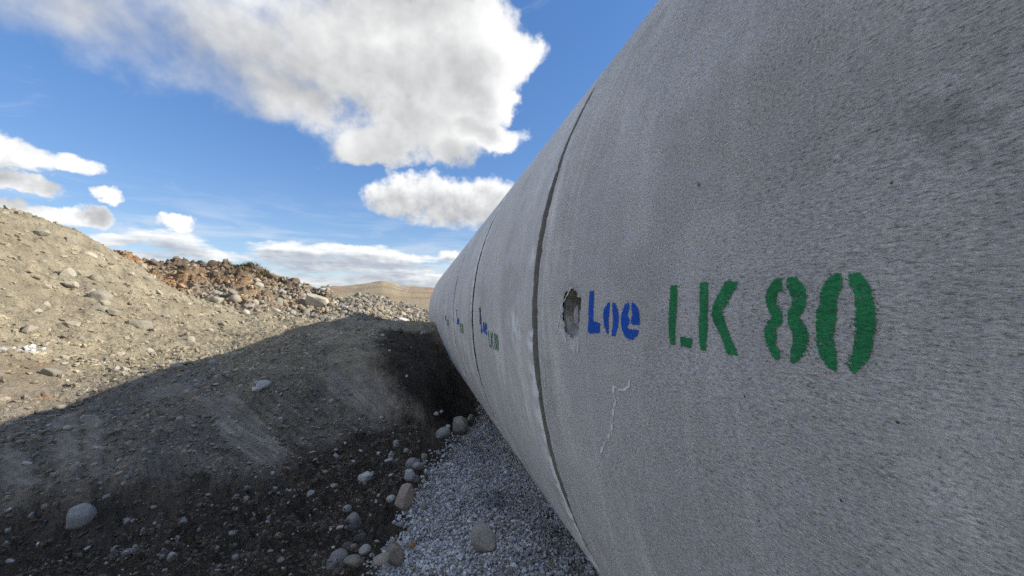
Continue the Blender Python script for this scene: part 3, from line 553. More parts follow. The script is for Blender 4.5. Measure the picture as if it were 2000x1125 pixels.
STM = {'grey': stone_mat('grey_stone', (.34, .335, .315), (.45, .44, .42)), 'pale': stone_mat('pale_stone', (.48, .48, .46), (.60, .59, .56)),
       'tan': stone_mat('tan_stone', (.33, .30, .235), (.42, .385, .305), dirt_c=(.25, .225, .17)), 'brown': stone_mat('brown_stone', (.30, .255, .205), (.39, .34, .285)),
       'pink': stone_mat('pinkish_stone', (.38, .305, .25), (.46, .385, .33)), 'dark': stone_mat('dark_stone', (.10, .098, .095), (.17, .165, .155)),
       'orange': stone_mat('orange_stone', (.44, .24, .09), (.50, .32, .14)), 'white': stone_mat('white_stone', (.62, .63, .63), (.78, .78, .77)),
       'drab': stone_mat('drab_stone', (.40, .37, .31), (.48, .45, .385))}

# ====================================================== ground
def lerp3(c, col, w): return c * (1 - w[:, None]) + np.asarray(col)[None, :] * w[:, None]
def soil_colour(x, y, h):
    r = np.hypot(x - CX, y - CY)
    g, sm, low, face = zones(x, y)
    n1 = fbm(x * 1.1, y * 1.1, 71, 4); n2 = fbm(x * 6.0, y * 6.0, 72, 4); n3 = fbm(x * 3.0, y * 3.0, 73, 3)
    c = np.zeros((len(x), 3)) + np.array([.325, .282, .198])          # dry grey-green till
    c = lerp3(c, (.255, .220, .154), sst(.0, .55, n3) * .6)
    c = lerp3(c, (.25, .21, .15), sst(.1, .6, n1) * .5)
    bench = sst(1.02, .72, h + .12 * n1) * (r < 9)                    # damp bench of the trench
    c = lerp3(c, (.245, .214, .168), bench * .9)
    ax, ay = PATCH[0][0]; bx, by = PATCH[0][4]; dl = math.hypot(bx - ax, by - ay); ux, uy = (bx - ax) / dl, (by - ay) / dl
    q = (x * -uy + y * ux); w_ = (x * ux + y * uy)
    scr = fbm(q * 34, w_ * 1.6, 79, 4)                                # bucket scrape lines
    c = lerp3(c, (.315, .278, .22), sm * bench)
    c = c * (1 + .30 * (scr * bench * (.35 + .65 * sm) * (1 - low)))[:, None]
    c = lerp3(c, (.225, .185, .13), sm * (1 - bench) * (x < -5) * .6)
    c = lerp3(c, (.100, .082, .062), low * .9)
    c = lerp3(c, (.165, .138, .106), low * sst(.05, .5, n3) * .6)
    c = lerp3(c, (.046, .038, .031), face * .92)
    c = lerp3(c, (.27, .238, .186), .75 * np.exp(-(line_d(x, y, LEDGE) / .045) ** 2) * sst(-.5, .2, n2))
    for (px, py, pr, pc) in RUST:
        c = lerp3(c, pc, .6 * np.exp(-((x - px) ** 2 + (y - py) ** 2) / pr ** 2) * sst(-.2, .3, n2))
    c = lerp3(c, (.56, .565, .56), np.exp(-(line_d(x, y, WSTREAK) / .045) ** 4) * sst(-.35, .15, fbm(x * 14, y * 14, 78, 3)))
    c = lerp3(c, (.60, .61, .62), g)
    far = sst(14, 24, r)
    pc = np.zeros_like(c) + np.array([.20, .165, .085])
    pc = lerp3(pc, (.12, .115, .05), sst(.0, .5, fbm(x * .25, y * .25, 75, 3)))
    pc = lerp3(pc, (.25, .15, .08), sst(.1, .6, fbm(x * .03, y * .03, 76, 3)))
    c = c * (1 - far[:, None]) + pc * far[:, None]
    return np.clip(c * (1 + .22 * n2)[:, None], .01, .9)
def build_ground():
    a = np.radians(np.r_[np.arange(-180, -52, 3.0), np.arange(-52, 6, .125), np.arange(6, 180, 3.0)])
    r = np.r_[np.geomspace(.35, 1.6, 24)[:-1], np.geomspace(1.6, 15, 520)[:-1], np.geomspace(15, 120, 120)[:-1], np.geomspace(120, 6000, 60)]
    A, Rr = np.meshgrid(a, r)
    x = CX + np.sin(A) * Rr; y = CY + np.cos(A) * Rr
    x, y = x.ravel(), y.ravel(); h = height(x, y)
    F = grid_faces(len(r), len(a), True)[:, ::-1]
    V = np.c_[x, y, h]; nv = len(V); na = len(a)
    V = np.r_[V, [[CX, CY, float(height(np.array([CX]), np.array([CY]))[0])]]]
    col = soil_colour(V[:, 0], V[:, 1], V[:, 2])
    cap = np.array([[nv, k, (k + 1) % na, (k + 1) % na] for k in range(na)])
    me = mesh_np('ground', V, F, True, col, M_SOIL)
    o = link('ground', me); tag(o, 'shaded trench floor, sunlit grey spoil bank and plain around the pipe', kind='structure')
    return o
def build_ridge(name, hf, az0, az1, r0, r1, mat, colf, label, da=.1, dr=.03):
    a = np.radians(np.arange(az0, az1, da)); r = np.arange(r0, r1, dr)
    A, Rr = np.meshgrid(a, r); x = (CX + np.sin(A) * Rr).ravel(); y = (CY + np.cos(A) * Rr).ravel()
    h = hf(x, y); F = grid_faces(len(r), len(a))[:, ::-1]
    gnd = height(x, y, False)
    keep = (h > gnd - .5)[F].any(1)
    F = F[keep]; used = np.unique(F); idx = np.full(len(x), -1); idx[used] = np.arange(len(used))
    V = np.c_[x, y, h][used]
    o = link(name, mesh_np(name, V, idx[F], True, colf(V), mat)); tag(o, label, kind='structure'); return o
def orange_col(V):
    x, y, z = V.T
    n1 = fbm(x * .9, y * .9, 81, 4); n2 = fbm(x * 5, y * 5, 82, 4)
    az = np.degrees(np.arctan2(x - CX, y - CY)); rr = np.hypot(x - CX, y - CY)
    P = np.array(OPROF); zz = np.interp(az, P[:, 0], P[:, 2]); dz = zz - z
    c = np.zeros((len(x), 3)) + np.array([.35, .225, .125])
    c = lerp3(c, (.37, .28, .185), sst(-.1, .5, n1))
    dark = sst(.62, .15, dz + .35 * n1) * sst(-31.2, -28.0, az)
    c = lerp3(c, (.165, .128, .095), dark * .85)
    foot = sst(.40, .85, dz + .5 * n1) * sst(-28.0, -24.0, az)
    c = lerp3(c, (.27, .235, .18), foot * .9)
    return np.clip(c * (1 + .25 * n2)[:, None], .01, .9)
def rubble_col(V):
    x, y, z = V.T
    n1 = fbm(x * 1.2, y * 1.2, 91, 4); n2 = fbm(x * 7, y * 7, 92, 4)
    c = np.zeros((len(x), 3)) + np.array([.30, .25, .18])
    c = lerp3(c, (.23, .22, .185), sst(0, .5, n1))
    return np.clip(c * (1 + .3 * n2)[:, None], .01, .9)
def build_hills():
    a = np.radians(np.arange(-60, 100, .22)); r = np.r_[np.linspace(180, 900, 40), np.linspace(930, 2200, 30)]
    A, Rr = np.meshgrid(a, r); x = (CX + np.sin(A) * Rr).ravel(); y = (CY + np.cos(A) * Rr).ravel()
    az = np.degrees(np.arctan2(x, y)); R2 = np.hypot(x, y)
    crest = np.interp(az, HILL_AZ, HILL_EL)                   # elevation of the crest, degrees
    cr = 900.0
    H = 1.5 + np.tan(np.radians(crest)) * cr + 2.5 * fbm(az * .16, az * 0 + 2.0, 95, 3)
    t = np.clip((R2 - 180) / (cr - 180), 0, 1)
    z = -1.0 + (H + 1) * t ** 1.25 - np.clip((R2 - cr) / 500, 0, 5) * 14
    z = z + 3.0 * t * fbm(x * .012, y * .012, 96, 4)
    n1 = fbm(x * .010, y * .014, 97, 4); n2 = fbm(x * .009, y * .011, 98, 4); n3 = fbm(x * .05, y * .05, 99, 3)
    c = np.zeros((len(x), 3)) + np.array([.35, .285, .185])
    c = lerp3(c, (.34, .225, .15), sst(-.25, .25, n2) * sst(.10, .5, t))
    c = lerp3(c, (.16, .135, .06), sst(.1, .6, n1) * (1 - .6 * t) * .5)
    c = lerp3(c, (.34, .32, .28), sst(.25, .6, n3) * sst(.55, .95, t))
    F = grid_faces(len(r), len(a))[:, ::-1]
    m = soil_mat('moorland', .5, .02)
    o = link('hills', mesh_np('hills', np.c_[x, y, z], F, True, c, m)); tag(o, 'low tan and rust moorland hills on the horizon', kind='structure')
    # a second, farther blue-grey range
    a = np.radians(np.arange(-60, 100, .4)); az = np.degrees(a)
    el = .62 + .8 * np.clip(fbm(az * .09 + 3, az * 0, 105, 3), -.4, 1)
    rr = np.array([3600., 4200., 5200.]); zf = np.array([0, 1.0, .2])
    V = []
    for q, f in zip(rr, zf):
        V.append(np.c_[CX + np.sin(a) * q, np.cos(a) * q, -3 + f * (np.tan(np.radians(el)) * 4200)])
    V = np.concatenate(V); c = np.zeros((len(V), 3)) + np.array([.075, .085, .105])
    o = link('far_hills', mesh_np('far_hills', V, grid_faces(3, len(a))[:, ::-1], True, c, m)); tag(o, 'distant dark blue hills at the horizon', kind='structure')

# ====================================================== pipes
R = 1.5; AX = 1.5
def pipe_disp(y, t, y0, y1, k):
    e0, e1 = y - y0, y1 - y
    d = .0016 * fbm(y * 5 + 7 * k, t * 5, 111, 3) + .0010 * fbm(y * 22, t * 22 + 3 * k, 112, 2)
    for e, s in ((e0, 1), (e1, 2)):
        d = d - .006 * np.exp(-(np.maximum(e, 0) / .006))
        chip = np.maximum(0, fbm(t * 17 + 31 * k, t * 0 + 9 * s, 113 + s, 5, .65) - .30)
        d = d - (.006 if s == 1 else .007) * chip * np.exp(-(np.maximum(e, 0) / (.006 + .012 * chip)) ** 2)
    return d
def cyl_pt(y, t, rad):
    th = t / R
    return np.c_[-np.cos(th) * rad, y, AX + np.sin(th) * rad]
def pipe(k, y0, y1, st_y, st_t, hole, mat, label, gap):
    root = bpy.data.objects.new('concrete_pipe', None); COL.objects.link(root); root.location = (0, (y0 + y1) / 2, 0)
    root.empty_display_size = .3
    tag(root, label, 'pipe', 'concrete pipe sections laid in line')
    yc = (y0 + y1) / 2
    ya, yb = y0 + gap[0], y1 - gap[1]
    half = 1.04
    ts = np.r_[np.arange(-half, half, st_t), np.linspace(half, 2 * math.pi * R - half, 90)[:-1]]
    ey = np.array([0, .002, .005, .009, .014, .02])
    ny = max(2, int((yb - ya - .04) / st_y))
    ys = np.r_[ya + ey, np.linspace(ya + .026, yb - .026, ny), (yb - ey)[::-1]]
    T, Y = np.meshgrid(ts, ys)
    t = T.ravel(); y = Y.ravel()
    tt = np.where(t > math.pi * R, t - 2 * math.pi * R, t)
    d = pipe_disp(y, tt, ya, yb, k)
    # lime bloom: along the joint arris, round the lifting hole, and in soft drifts
    wv = 1.6 * np.exp(-(np.minimum(y - ya, 9) / .034) ** 2) * sst(-.1, .4, fbm(tt * 3.0, y * 2, 121 + k, 3) + .15) \
        + .35 * np.exp(-((yb - y) / .05)) * sst(-.1, .5, fbm(tt * 2.0, y * 2, 131 + k, 3)) \
        + .30 * sst(.28, .75, fbm(y * 2.0 + k * 5, tt * .9, 141, 4)) * (k > 0)
    for (wy, wt, wa, wb, ws) in WHITE.get(k, []):
        wv = wv + ws * np.exp(-((y - wy) / wa) ** 2 - ((tt - wt) / wb) ** 2)
    H = None
    if hole is not None:
        hs = poly_sd(y, tt, hole)
        d = d - .009 * np.exp(-(np.maximum(hs, 0) / .010)) * np.clip(.7 + .6 * fbm(y * 60, tt * 60, 151, 3), 0, 2)
        wv = wv + .35 * np.exp(-(np.maximum(hs, 0) / .02)) * sst(.0, .5, fbm(y * 30, tt * 30, 152, 3)) * (tt < np.mean([p[1] for p in hole]))
    V = cyl_pt(y - yc, tt, R + d); nr, nc = len(ys), len(ts)
    F = grid_faces(nr, nc, True)
    if hole is not None: F = F[~(hs < -.001)[F].all(1)]
    # inner wall and end faces
    ri = R - .22; th = ts
    Vi = np.r_[cyl_pt(np.full(nc, ya - yc), th, np.full(nc, ri)), cyl_pt(np.full(nc, yb - yc), th, np.full(nc, ri))]
    b0 = len(V); q = np.arange(nc); q2 = (q + 1) % nc
    Fa = np.stack([q2, q, b0 + q, b0 + q2], 1)
    last = (nr - 1) * nc
    Fb = np.stack([last + q, last + q2, b0 + nc + q2, b0 + nc + q], 1)
    Fi = np.stack([b0 + q2, b0 + q, b0 + nc + q, b0 + nc + q2], 1)
    uv = np.r_[np.c_[y + 3.7 * k, tt], np.c_[np.full(nc, ya + 3.7 * k), th], np.c_[np.full(nc, yb + 3.7 * k), th]]
    V = np.r_[V, Vi]; Fall = np.r_[F, Fa, Fb, Fi]
    cc, rid = concrete_base(y, tt, wv, k)
    me = mesh_np('barrel', V, Fall, True, np.r_[cc, np.full((len(Vi), 3), .4)], mat, uv)
    at = me.attributes.new('ridge', 'FLOAT', 'POINT'); at.data.foreach_set('value', np.r_[rid, np.full(len(Vi), .4)].astype(np.float32))
    me.materials.append(M_JOINT if k in (1, 2) else M_JOINT_D)
    me.polygons.foreach_set('material_index', np.r_[np.zeros(len(F), np.int32), np.ones(len(Fa) + len(Fb), np.int32), np.zeros(len(Fi), np.int32)])
    me.polygons.foreach_set('use_smooth', np.r_[np.ones(len(F), bool), np.zeros(len(Fa) + len(Fb), bool), np.ones(len(Fi), bool)])
    link('barrel', me, root)
    # spigot that bridges the joint at the far end
    tt2 = np.arange(0, 2 * math.pi * R, .03); yy = np.linspace(yb - .03, y1 + gap[0] + .03, 5)
    T2, Y2 = np.meshgrid(tt2, yy); dd = .0025 * fbm(T2 * 9, Y2 * 9, 161, 3)
    Vs = cyl_pt(Y2.ravel() - yc, T2.ravel(), (R - .05 + dd).ravel())
    s = link('spigot', mesh_np('spigot', Vs, grid_faces(len(yy), len(tt2), True), True, None, M_JOINT_D), root)
    if hole is not None:
        lo = np.min(hole, 0) - .012; hi = np.max(hole, 0) + .012
        gy = np.arange(lo[0], hi[0], .002); gt = np.arange(lo[1], hi[1], .002)
        GY, GT = np.meshgrid(gy, gt); gy1, gt1 = GY.ravel(), GT.ravel(); sd = poly_sd(gy1, gt1, hole)
        mid = np.mean([p[1] for p in hole]); span = hi[1] - lo[1]
        f = (gt1 - lo[1]) / span
        deep = .012 + .036 * sst(.25, .62, f)
        dep = deep * sst(0, .014, -sd) * np.clip(1 + .35 * fbm(gy1 * 45, gt1 * 45, 171, 3), .3, 1.6) + .006 * fbm(gy1 * 90, gt1 * 90, 172, 2) * (sd < 0)
        rad = R + pipe_disp(gy1, gt1, ya, yb, k) - .012 * np.exp(-np.maximum(sd, 0) / .012) - .002 - dep
        Vh = cyl_pt(gy1 - yc, gt1, rad); Fh = grid_faces(len(gt), len(gy)); Fh = Fh[(sd < .006)[Fh].all(1)]
        low_ = (f[Fh].mean(1) < .48 + .10 * fbm(gy1[Fh].mean(1) * 45, gt1[Fh].mean(1) * 45, 175, 3))
        for nm, sel, mt in (('lifting_hole', ~low_, M_HOLE), ('mortar_plug', low_, M_MORTAR)):
            Fq = Fh[sel][:, ::-1]; us = np.unique(Fq); ix = np.full(len(Vh), -1); ix[us] = np.arange(len(us))
            if len(us): link(nm, mesh_np(nm, Vh[us], ix[Fq], nm == 'mortar_plug', None, mt), root)
    return root, yc, ya, yb
def decal(root, yc, ya, yb, k, polys, cell, mat, name, label, speck=.12, lift=.0009, dy=0, dt=0, sc=1.0, org=(0, 0)):
    Vs, Fs, Us, n0 = [], [], [], 0
    for P in polys:
        P = (np.array(P) - org) * sc + org + (dy, dt)
        lo, hi = P.min(0) - .014, P.max(0) + .014
        gy = np.arange(lo[0], hi[0], cell); gt = np.arange(lo[1], hi[1], cell)
        GY, GT = np.meshgrid(gy, gt); y1, t1 = GY.ravel(), GT.ravel()
        sd = poly_sd(y1, t1, P) + (.0003 * fbm(y1 * 190, t1 * 190, 181, 3) + .0006 * pn(y1 * 45, t1 * 45, 182))
        F = grid_faces(len(gt), len(gy)); m = sd[F].mean(1)
        h = _hash(np.arange(len(F)), np.arange(len(F)) * 7, 5); th = fbm(y1[F].mean(1) * 70, t1[F].mean(1) * 55, 185, 3) - .35 * sst(-.004, -.012, m)
        F = F[(m < 0) & ~((m > -.0018) & (h < speck)) & ~((th > .52) & (h < .30)) | ((m >= 0) & (h > 1 - .06 * np.exp(-m / .0022)))][:, ::-1]
        if not len(F): continue
        us = np.unique(F); ix = np.full(len(y1), -1); ix[us] = np.arange(len(us))
        rad = R + pipe_disp(y1[us], t1[us], ya, yb, k) + lift
        Vs.append(cyl_pt(y1[us] - yc, t1[us], rad)); Us.append(np.c_[y1[us] + 3.7 * k, t1[us]]); Fs.append(ix[F] + n0); n0 += len(us)
    if not Vs: return None
    o = link(name, mesh_np(name, np.concatenate(Vs), np.concatenate(Fs), True, None, mat, np.concatenate(Us)), root)
    _, rd = concrete_base(np.concatenate(Us)[:, 0] - 3.7 * k, np.concatenate(Us)[:, 1], np.zeros(n0), k)
    at = o.data.attributes.new('ridge', 'FLOAT', 'POINT'); at.data.foreach_set('value', rd.astype(np.float32))
    o['label'] = label
    return o
def stroke(root, yc, ya, yb, k, L, w, mat, name, label):
    """a thin dribbled streak following a line on the pipe wall"""
    L = np.array(L); s = np.r_[0, np.cumsum(np.hypot(*np.diff(L, axis=0).T))]
    n = max(8, int(s[-1] / .0025)); q = np.linspace(0, s[-1], n)
    y = np.interp(q, s, L[:, 0]); t = np.interp(q, s, L[:, 1])
    y = y + .0014 * pn(q * 90, q * 0, 191); t = t + .0014 * pn(q * 90, q * 0 + 5, 192)
    dy, dt = np.gradient(y), np.gradient(t); l = np.hypot(dy, dt) + 1e-9
    ww = w * np.clip(.75 + 1.1 * fbm(q * 60, q * 0, 193, 3), .18, 2.2)
    a = np.c_[y - dt / l * ww, t + dy / l * ww]; b = np.c_[y + dt / l * ww, t - dy / l * ww]
    P = np.r_[a, b]; rad = R + pipe_disp(P[:, 0], P[:, 1], ya, yb, k) + .0012
    V = cyl_pt(P[:, 0] - yc, P[:, 1], rad); F = np.stack([np.arange(n - 1), np.arange(1, n), n + np.arange(1, n), n + np.arange(n - 1)], 1)
    keep = _hash(np.arange(n - 1), np.arange(n - 1), 77) > .12
    o = link(name, mesh_np(name, V, F[keep], True, None, mat), root); o['label'] = label

# ====================================================== stones
def ico(sub):
    import bmesh
    bm = bmesh.new(); bmesh.ops.create_icosphere(bm, subdivisions=sub, radius=1.0)
    V = np.array([v.co[:] for v in bm.verts]); F = np.array([[v.index for v in f.verts] for f in bm.faces]); bm.free()
    return V, F
ICO = {s: ico(s) for s in (1, 2, 3, 4)}
def rock_verts(kind, sub, seed):
    V, F = ICO[sub]; V = V.copy(); rg = np.random.default_rng(seed)
    def n3(V, f, s): return (pn(V[:, 0] * f + s, V[:, 1] * f + 3 * s) + pn(V[:, 1] * f - s, V[:, 2] * f + s) + pn(V[:, 2] * f + 2 * s, V[:, 0] * f)) / 3
    if kind != 'r':      # start from a rounded block, then knock facets off it
        pw = {'b': 5.0, 'a': 3.2, 's': 4.5, 'w': 4.0}[kind]
        V = V / (np.abs(V) ** pw).sum(1)[:, None] ** (1 / pw)
        V = V + .22 * np.stack([V[:, 1] * rg.uniform(-1, 1), V[:, 2] * rg.uniform(-1, 1), V[:, 0] * rg.uniform(-1, 1)], 1)
    cuts = {'r': 8, 'b': 10, 'a': 14, 's': 12, 'w': 12}[kind]; dmin = {'r': .70, 'b': .70, 'a': .52, 's': .62, 'w': .6}[kind]
    for _ in range(cuts):
        nrm = rg.normal(size=3); nrm /= np.linalg.norm(nrm); d = rg.uniform(dmin, .98)
        e = V @ nrm - d
        V = V - np.where(e > 0, e * (.97 if kind != 'r' else .88), 0)[:, None] * nrm
    V = V * (1 + {'r': .16, 'b': .08, 'a': .08, 's': .10, 'w': .25}[kind] * n3(V, 1.3, seed % 13)[:, None] + .045 * n3(V, 4.0, seed % 7)[:, None])
    if sub >= 3: V = V * (1 + .025 * n3(V, 9.0, seed % 5)[:, None])
    V = V / np.abs(V).max(0)
    return V, F
def rock_mesh(kind, sub, seed, mat):
    V, F = rock_verts(kind, sub, seed)
    me = mesh_np('stone', V, F, kind == 'r' or sub >= 3, None, mat)
    if kind != 'r':
        try: me.set_sharp_from_angle(angle=math.radians(28))
        except Exception: pass
    return me
def gz(x, y):
    return float(top(np.array([x]), np.array([y]))[0])
GROUPS = {'F': ('small loose stone poking out of the shaded trench soil', 'small stones in the shaded trench soil'),
          'B': ('loose stone lying on the sunlit grey spoil bank', 'loose stones on the sunlit spoil bank'),
          'O': ('loose rock at the foot of the brown earth bank', 'rocks at the foot of the brown bank'),
          'R': ('loose rock on the pale rubble mound near the hills', 'rocks on the pale rubble mound'),
          'D': ('clod of peaty earth on the crest of the brown bank', 'peat clods on the brown bank')}
LOOK = {'r': 'rounded', 'a': 'jagged', 'b': 'blocky', 's': 'flat'}
def look(code, c, kind):
    return f"{ {'peat': 'dark'}.get(c, c)} {LOOK[kind]} {GROUPS[code][0]}"
def place_stones():
    for i, (x, y, w, h, kind, c, lab) in enumerate(STONES):
        me = rock_mesh(kind, 4 if w > .09 and y < 4 else 3, 1000 + i * 17, STM[c])
        o = link('boulder' if max(w, h) > .3 else 'stone', me)
        dpt = {'s': .8, 'w': .55}.get(kind, .85) * w
        sz = h * {'s': .5, 'w': .35}.get(kind, .54)
        o.scale = (w * .52, dpt * .5, sz)
        f = math.atan2(x - CX, y - CY)
        onbank = x < -3.6 and c in ('tan', 'white')
        o.rotation_euler = (random.uniform(-.15, .15), random.uniform(-.2, .2) + (.36 if onbank else 0), -f + random.uniform(-.35, .35))
        sink = .10 if lab in GROUPS else .22
        o.location = (x, y, gz(x, y) + sz * sink)
        if lab in GROUPS: tag(o, look(lab, c, kind), 'stone', GROUPS[lab][1])
        else: tag(o, lab, 'boulder' if o.name.startswith('boulder') else 'stone')
def scatter_things(code, n, az, rr, smin, smax, kinds, cols, accept, sub=2):
    meshes = {(k, c): [rock_mesh(k, sub, 5000 + 31 * j + ord(k) + len(c), STM[c]) for j in range(4)] for k in kinds for c in cols}
    done = 0; tries = 0
    while done < n and tries < n * 40:
        tries += 1
        a = math.radians(random.uniform(*az)); r = math.exp(random.uniform(math.log(rr[0]), math.log(rr[1])))
        x, y = CX + math.sin(a) * r, CY + math.cos(a) * r
        if not accept(x, y): continue
        s = smin * (smax / smin) ** (random.random() ** 2.0) * r
        kk, cc = random.choice(kinds), random.choice(cols); me = random.choice(meshes[(kk, cc)])
        o = link('clod' if code == 'D' else 'stone', me)
        o.scale = (s * random.uniform(.8, 1.2), s * random.uniform(.7, 1.1), s * random.uniform(.5, .85))
        o.rotation_euler = (random.uniform(-.4, .4), random.uniform(-.4, .4), random.uniform(0, 6.28))
        o.location = (x, y, gz(x, y) + o.scale[2] * .12)
        tag(o, look(code, cc, kk), 'clod' if code == 'D' else 'stone', GROUPS[code][1]); done += 1
def pieces(name, x, y, z, size, cols, label, kinds='ab', flat=.75, mat=None, sub=1, smooth=False):
    """thousands of small stones as one mesh"""
    n = len(x); nv = 10
    protos = [rock_verts(kinds[j % len(kinds)], sub, 9000 + j * 7)[0] * (1 + .18 * np.random.default_rng(j).normal(size=(len(ICO[sub][0]), 1))) for j in range(nv)]
    F0 = ICO[sub][1]; P = np.stack(protos)[rng.integers(0, nv, n)]
    q = rng.normal(size=(n, 4)); q /= np.linalg.norm(q, axis=1)[:, None]; w_, a, b, c = q.T
    Rm = np.stack([np.stack([1 - 2 * (b * b + c * c), 2 * (a * b - c * w_), 2 * (a * c + b * w_)], -1),
                   np.stack([2 * (a * b + c * w_), 1 - 2 * (a * a + c * c), 2 * (b * c - a * w_)], -1),
                   np.stack([2 * (a * c - b * w_), 2 * (b * c + a * w_), 1 - 2 * (a * a + b * b)], -1)], 1)
    S = size[:, None, None] * np.stack([rng.uniform(.75, 1.3, n), rng.uniform(.7, 1.1, n), rng.uniform(.5, .9, n)], -1)[:, None, :]
    V = np.einsum('nij,nvj->nvi', Rm, P * S); V[:, :, 2] *= flat
    V = V + np.stack([x, y, z], -1)[:, None, :]
    F = (F0[None] + (np.arange(n) * P.shape[1])[:, None, None]).reshape(-1, 3)
    col = np.repeat(cols, P.shape[1], 0)
    o = link(name, mesh_np(name, V.reshape(-1, 3), F, smooth, col, mat or M_PIECE)); tag(o, label, None, None, 'stuff'); return o
def polar(n, az, rr):
    a = np.radians(rng.uniform(*az, n)); r = np.exp(rng.uniform(math.log(rr[0]), math.log(rr[1]), n))
    return CX + np.sin(a) * r, CY + np.cos(a) * r, r

# ====================================================== build
build_ground()
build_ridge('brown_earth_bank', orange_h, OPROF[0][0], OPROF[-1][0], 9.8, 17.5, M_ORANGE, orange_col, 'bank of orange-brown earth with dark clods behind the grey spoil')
build_ridge('rubble_mound', rubble_h, RPROF[0][0], RPROF[-1][0], 9.4, 17, M_RUBBLE, rubble_col, 'low mound of pale rubble in front of the hills')
build_hills()

JO = [-1.50, -.19, 1.1207, 2.4277, 3.6674, 4.9925, 6.3156, 7.64, 8.98, 10.34]
PLAB = ['pipe section just outside the right edge of the view', 'nearest grey concrete pipe section with large green LK 80 lettering',
        'second pipe section, past the widest joint, with small faded LK 80 lettering', 'third pipe section from the viewer with a tiny blue and green mark',
        'fourth pipe section from the viewer, plain grey', 'fifth pipe section from the viewer, where the soil meets the wall',
        'sixth pipe section from the viewer with pale streaks', 'seventh pipe section from the viewer, narrow sliver', 'farthest pipe section at the open end of the line']
WHITE = {1: [(.80, -.03, .035, .035, .5), (.776, .015, .008, .03, .8), (1.07, -.05, .02, .25, .35)], 2: [(1.30, -.03, .07, .05, .9), (1.36, .0, .05, .09, .5), (2.30, 0.02, .05, .1, .4)],
         3: [(3.4, .0, .12, .14, .7)], 4: [(4.6, .02, .15, .16, .9)], 5: [(6.0, .12, .15, .16, .8), (5.3, .0, .1, .12, .5)], 6: [(7.2, .2, .2, .2, .8)]}
hole0 = np.array(HOLE)
for k in range(len(JO) - 1):
    y0, y1 = JO[k], JO[k + 1]
    near = k == 1
    off = (y1 - JO[2])
    hole = None
    if k in (1, 2, 3): hole = hole0 + (off, 0) if k == 1 else (hole0 - hole0.mean(0)) * .9 + (y1 - .315, .005)
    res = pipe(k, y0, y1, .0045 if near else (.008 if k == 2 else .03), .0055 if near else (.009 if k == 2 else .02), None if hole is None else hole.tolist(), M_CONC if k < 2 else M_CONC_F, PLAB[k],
               (.014 if k == 2 else .012, .040 if k == 1 else .062))
    root, yc, ya, yb = res
    if k == 1:
        for nm, pol in BLUE.items(): decal(root, yc, ya, yb, k, pol, .0011, M_BLUE, 'painted_letter', f'blue stencilled letter {nm} of the word Loe')
        for nm, pol in GREEN.items(): decal(root, yc, ya, yb, k, pol, .0011, M_GREEN, 'painted_letter', f'green stencilled character {nm} of LK 80')
        for j, L in enumerate(SCRATCH): stroke(root, yc, ya, yb, k, L, (.0030, .0026, .0020, .003, .003)[j], M_CHALK, 'lime_streak', 'thin white dribbled streak')
        decal(root, yc, ya, yb, k, [MORTAR], .0015, M_MORTAR, 'mortar_lump', 'pale lump of mortar on the rim of the hole', .05, .0015)
    elif k in (2, 3, 4):
        allb = np.concatenate([np.array(p) for v in BLUE.values() for p in v]); allg = np.concatenate([np.array(p) for v in GREEN.values() for p in v])
        cb, cg = (allb.min(0) + allb.max(0)) / 2, (allg.min(0) + allg.max(0)) / 2
        tb, tg = np.array((y1 - .46, -.045)), np.array((y1 - .70, -.105))
        for nm, pol in BLUE.items(): decal(root, yc, ya, yb, k, [(np.array(p) - cb) * 1.0 + tb for p in pol], .003, M_BLUE, 'painted_letter', f'blue stencilled letter {nm}', .2, .0016)
        for nm, pol in GREEN.items(): decal(root, yc, ya, yb, k, [(np.array(p) - cg) * .95 + tg for p in pol], .003, M_GREEN_W, 'painted_letter', f'faded green stencilled character {nm}', .5, .0016)

# ---------- gravel bed
def build_gravel():
    s = .0165
    gx, gy = np.meshgrid(np.arange(-2.35, -.55, s), np.arange(1.25, 4.9, s)); x = gx.ravel(); y = gy.ravel()
    xs, ys, zs = [], [], []
    for lay in range(2):
        xx = x + rng.uniform(-.5, .5, x.size) * s; yy = y + rng.uniform(-.5, .5, x.size) * s
        w = gravel_w(xx, yy); keep = (w > rng.uniform(-.10, .04, x.size)) & (rng.random(x.size) < (1.0 if lay == 0 else .55))
        xx, yy = xx[keep], yy[keep]
        xs.append(xx); ys.append(yy); zs.append(height(xx, yy) + .002 + .011 * lay + rng.uniform(-.004, .006, xx.size))
    x, y, z = np.concatenate(xs), np.concatenate(ys), np.concatenate(zs)
    size = rng.uniform(.0062, .0115, x.size) * (1 + .6 * (rng.random(x.size) < .10))
    v = rng.uniform(.5, 1.2, x.size)[:, None]
    col = np.array([[.80, .81, .815]]) * v
    wm = rng.random(x.size) < .10; col[wm] = np.array([.50, .44, .36]) * v[wm]
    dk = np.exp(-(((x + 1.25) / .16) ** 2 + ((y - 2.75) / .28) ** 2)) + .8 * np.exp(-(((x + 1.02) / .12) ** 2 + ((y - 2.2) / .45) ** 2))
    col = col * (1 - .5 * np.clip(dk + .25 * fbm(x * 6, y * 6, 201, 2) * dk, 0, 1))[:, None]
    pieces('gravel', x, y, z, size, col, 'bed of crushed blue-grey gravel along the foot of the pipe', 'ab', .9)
build_gravel()
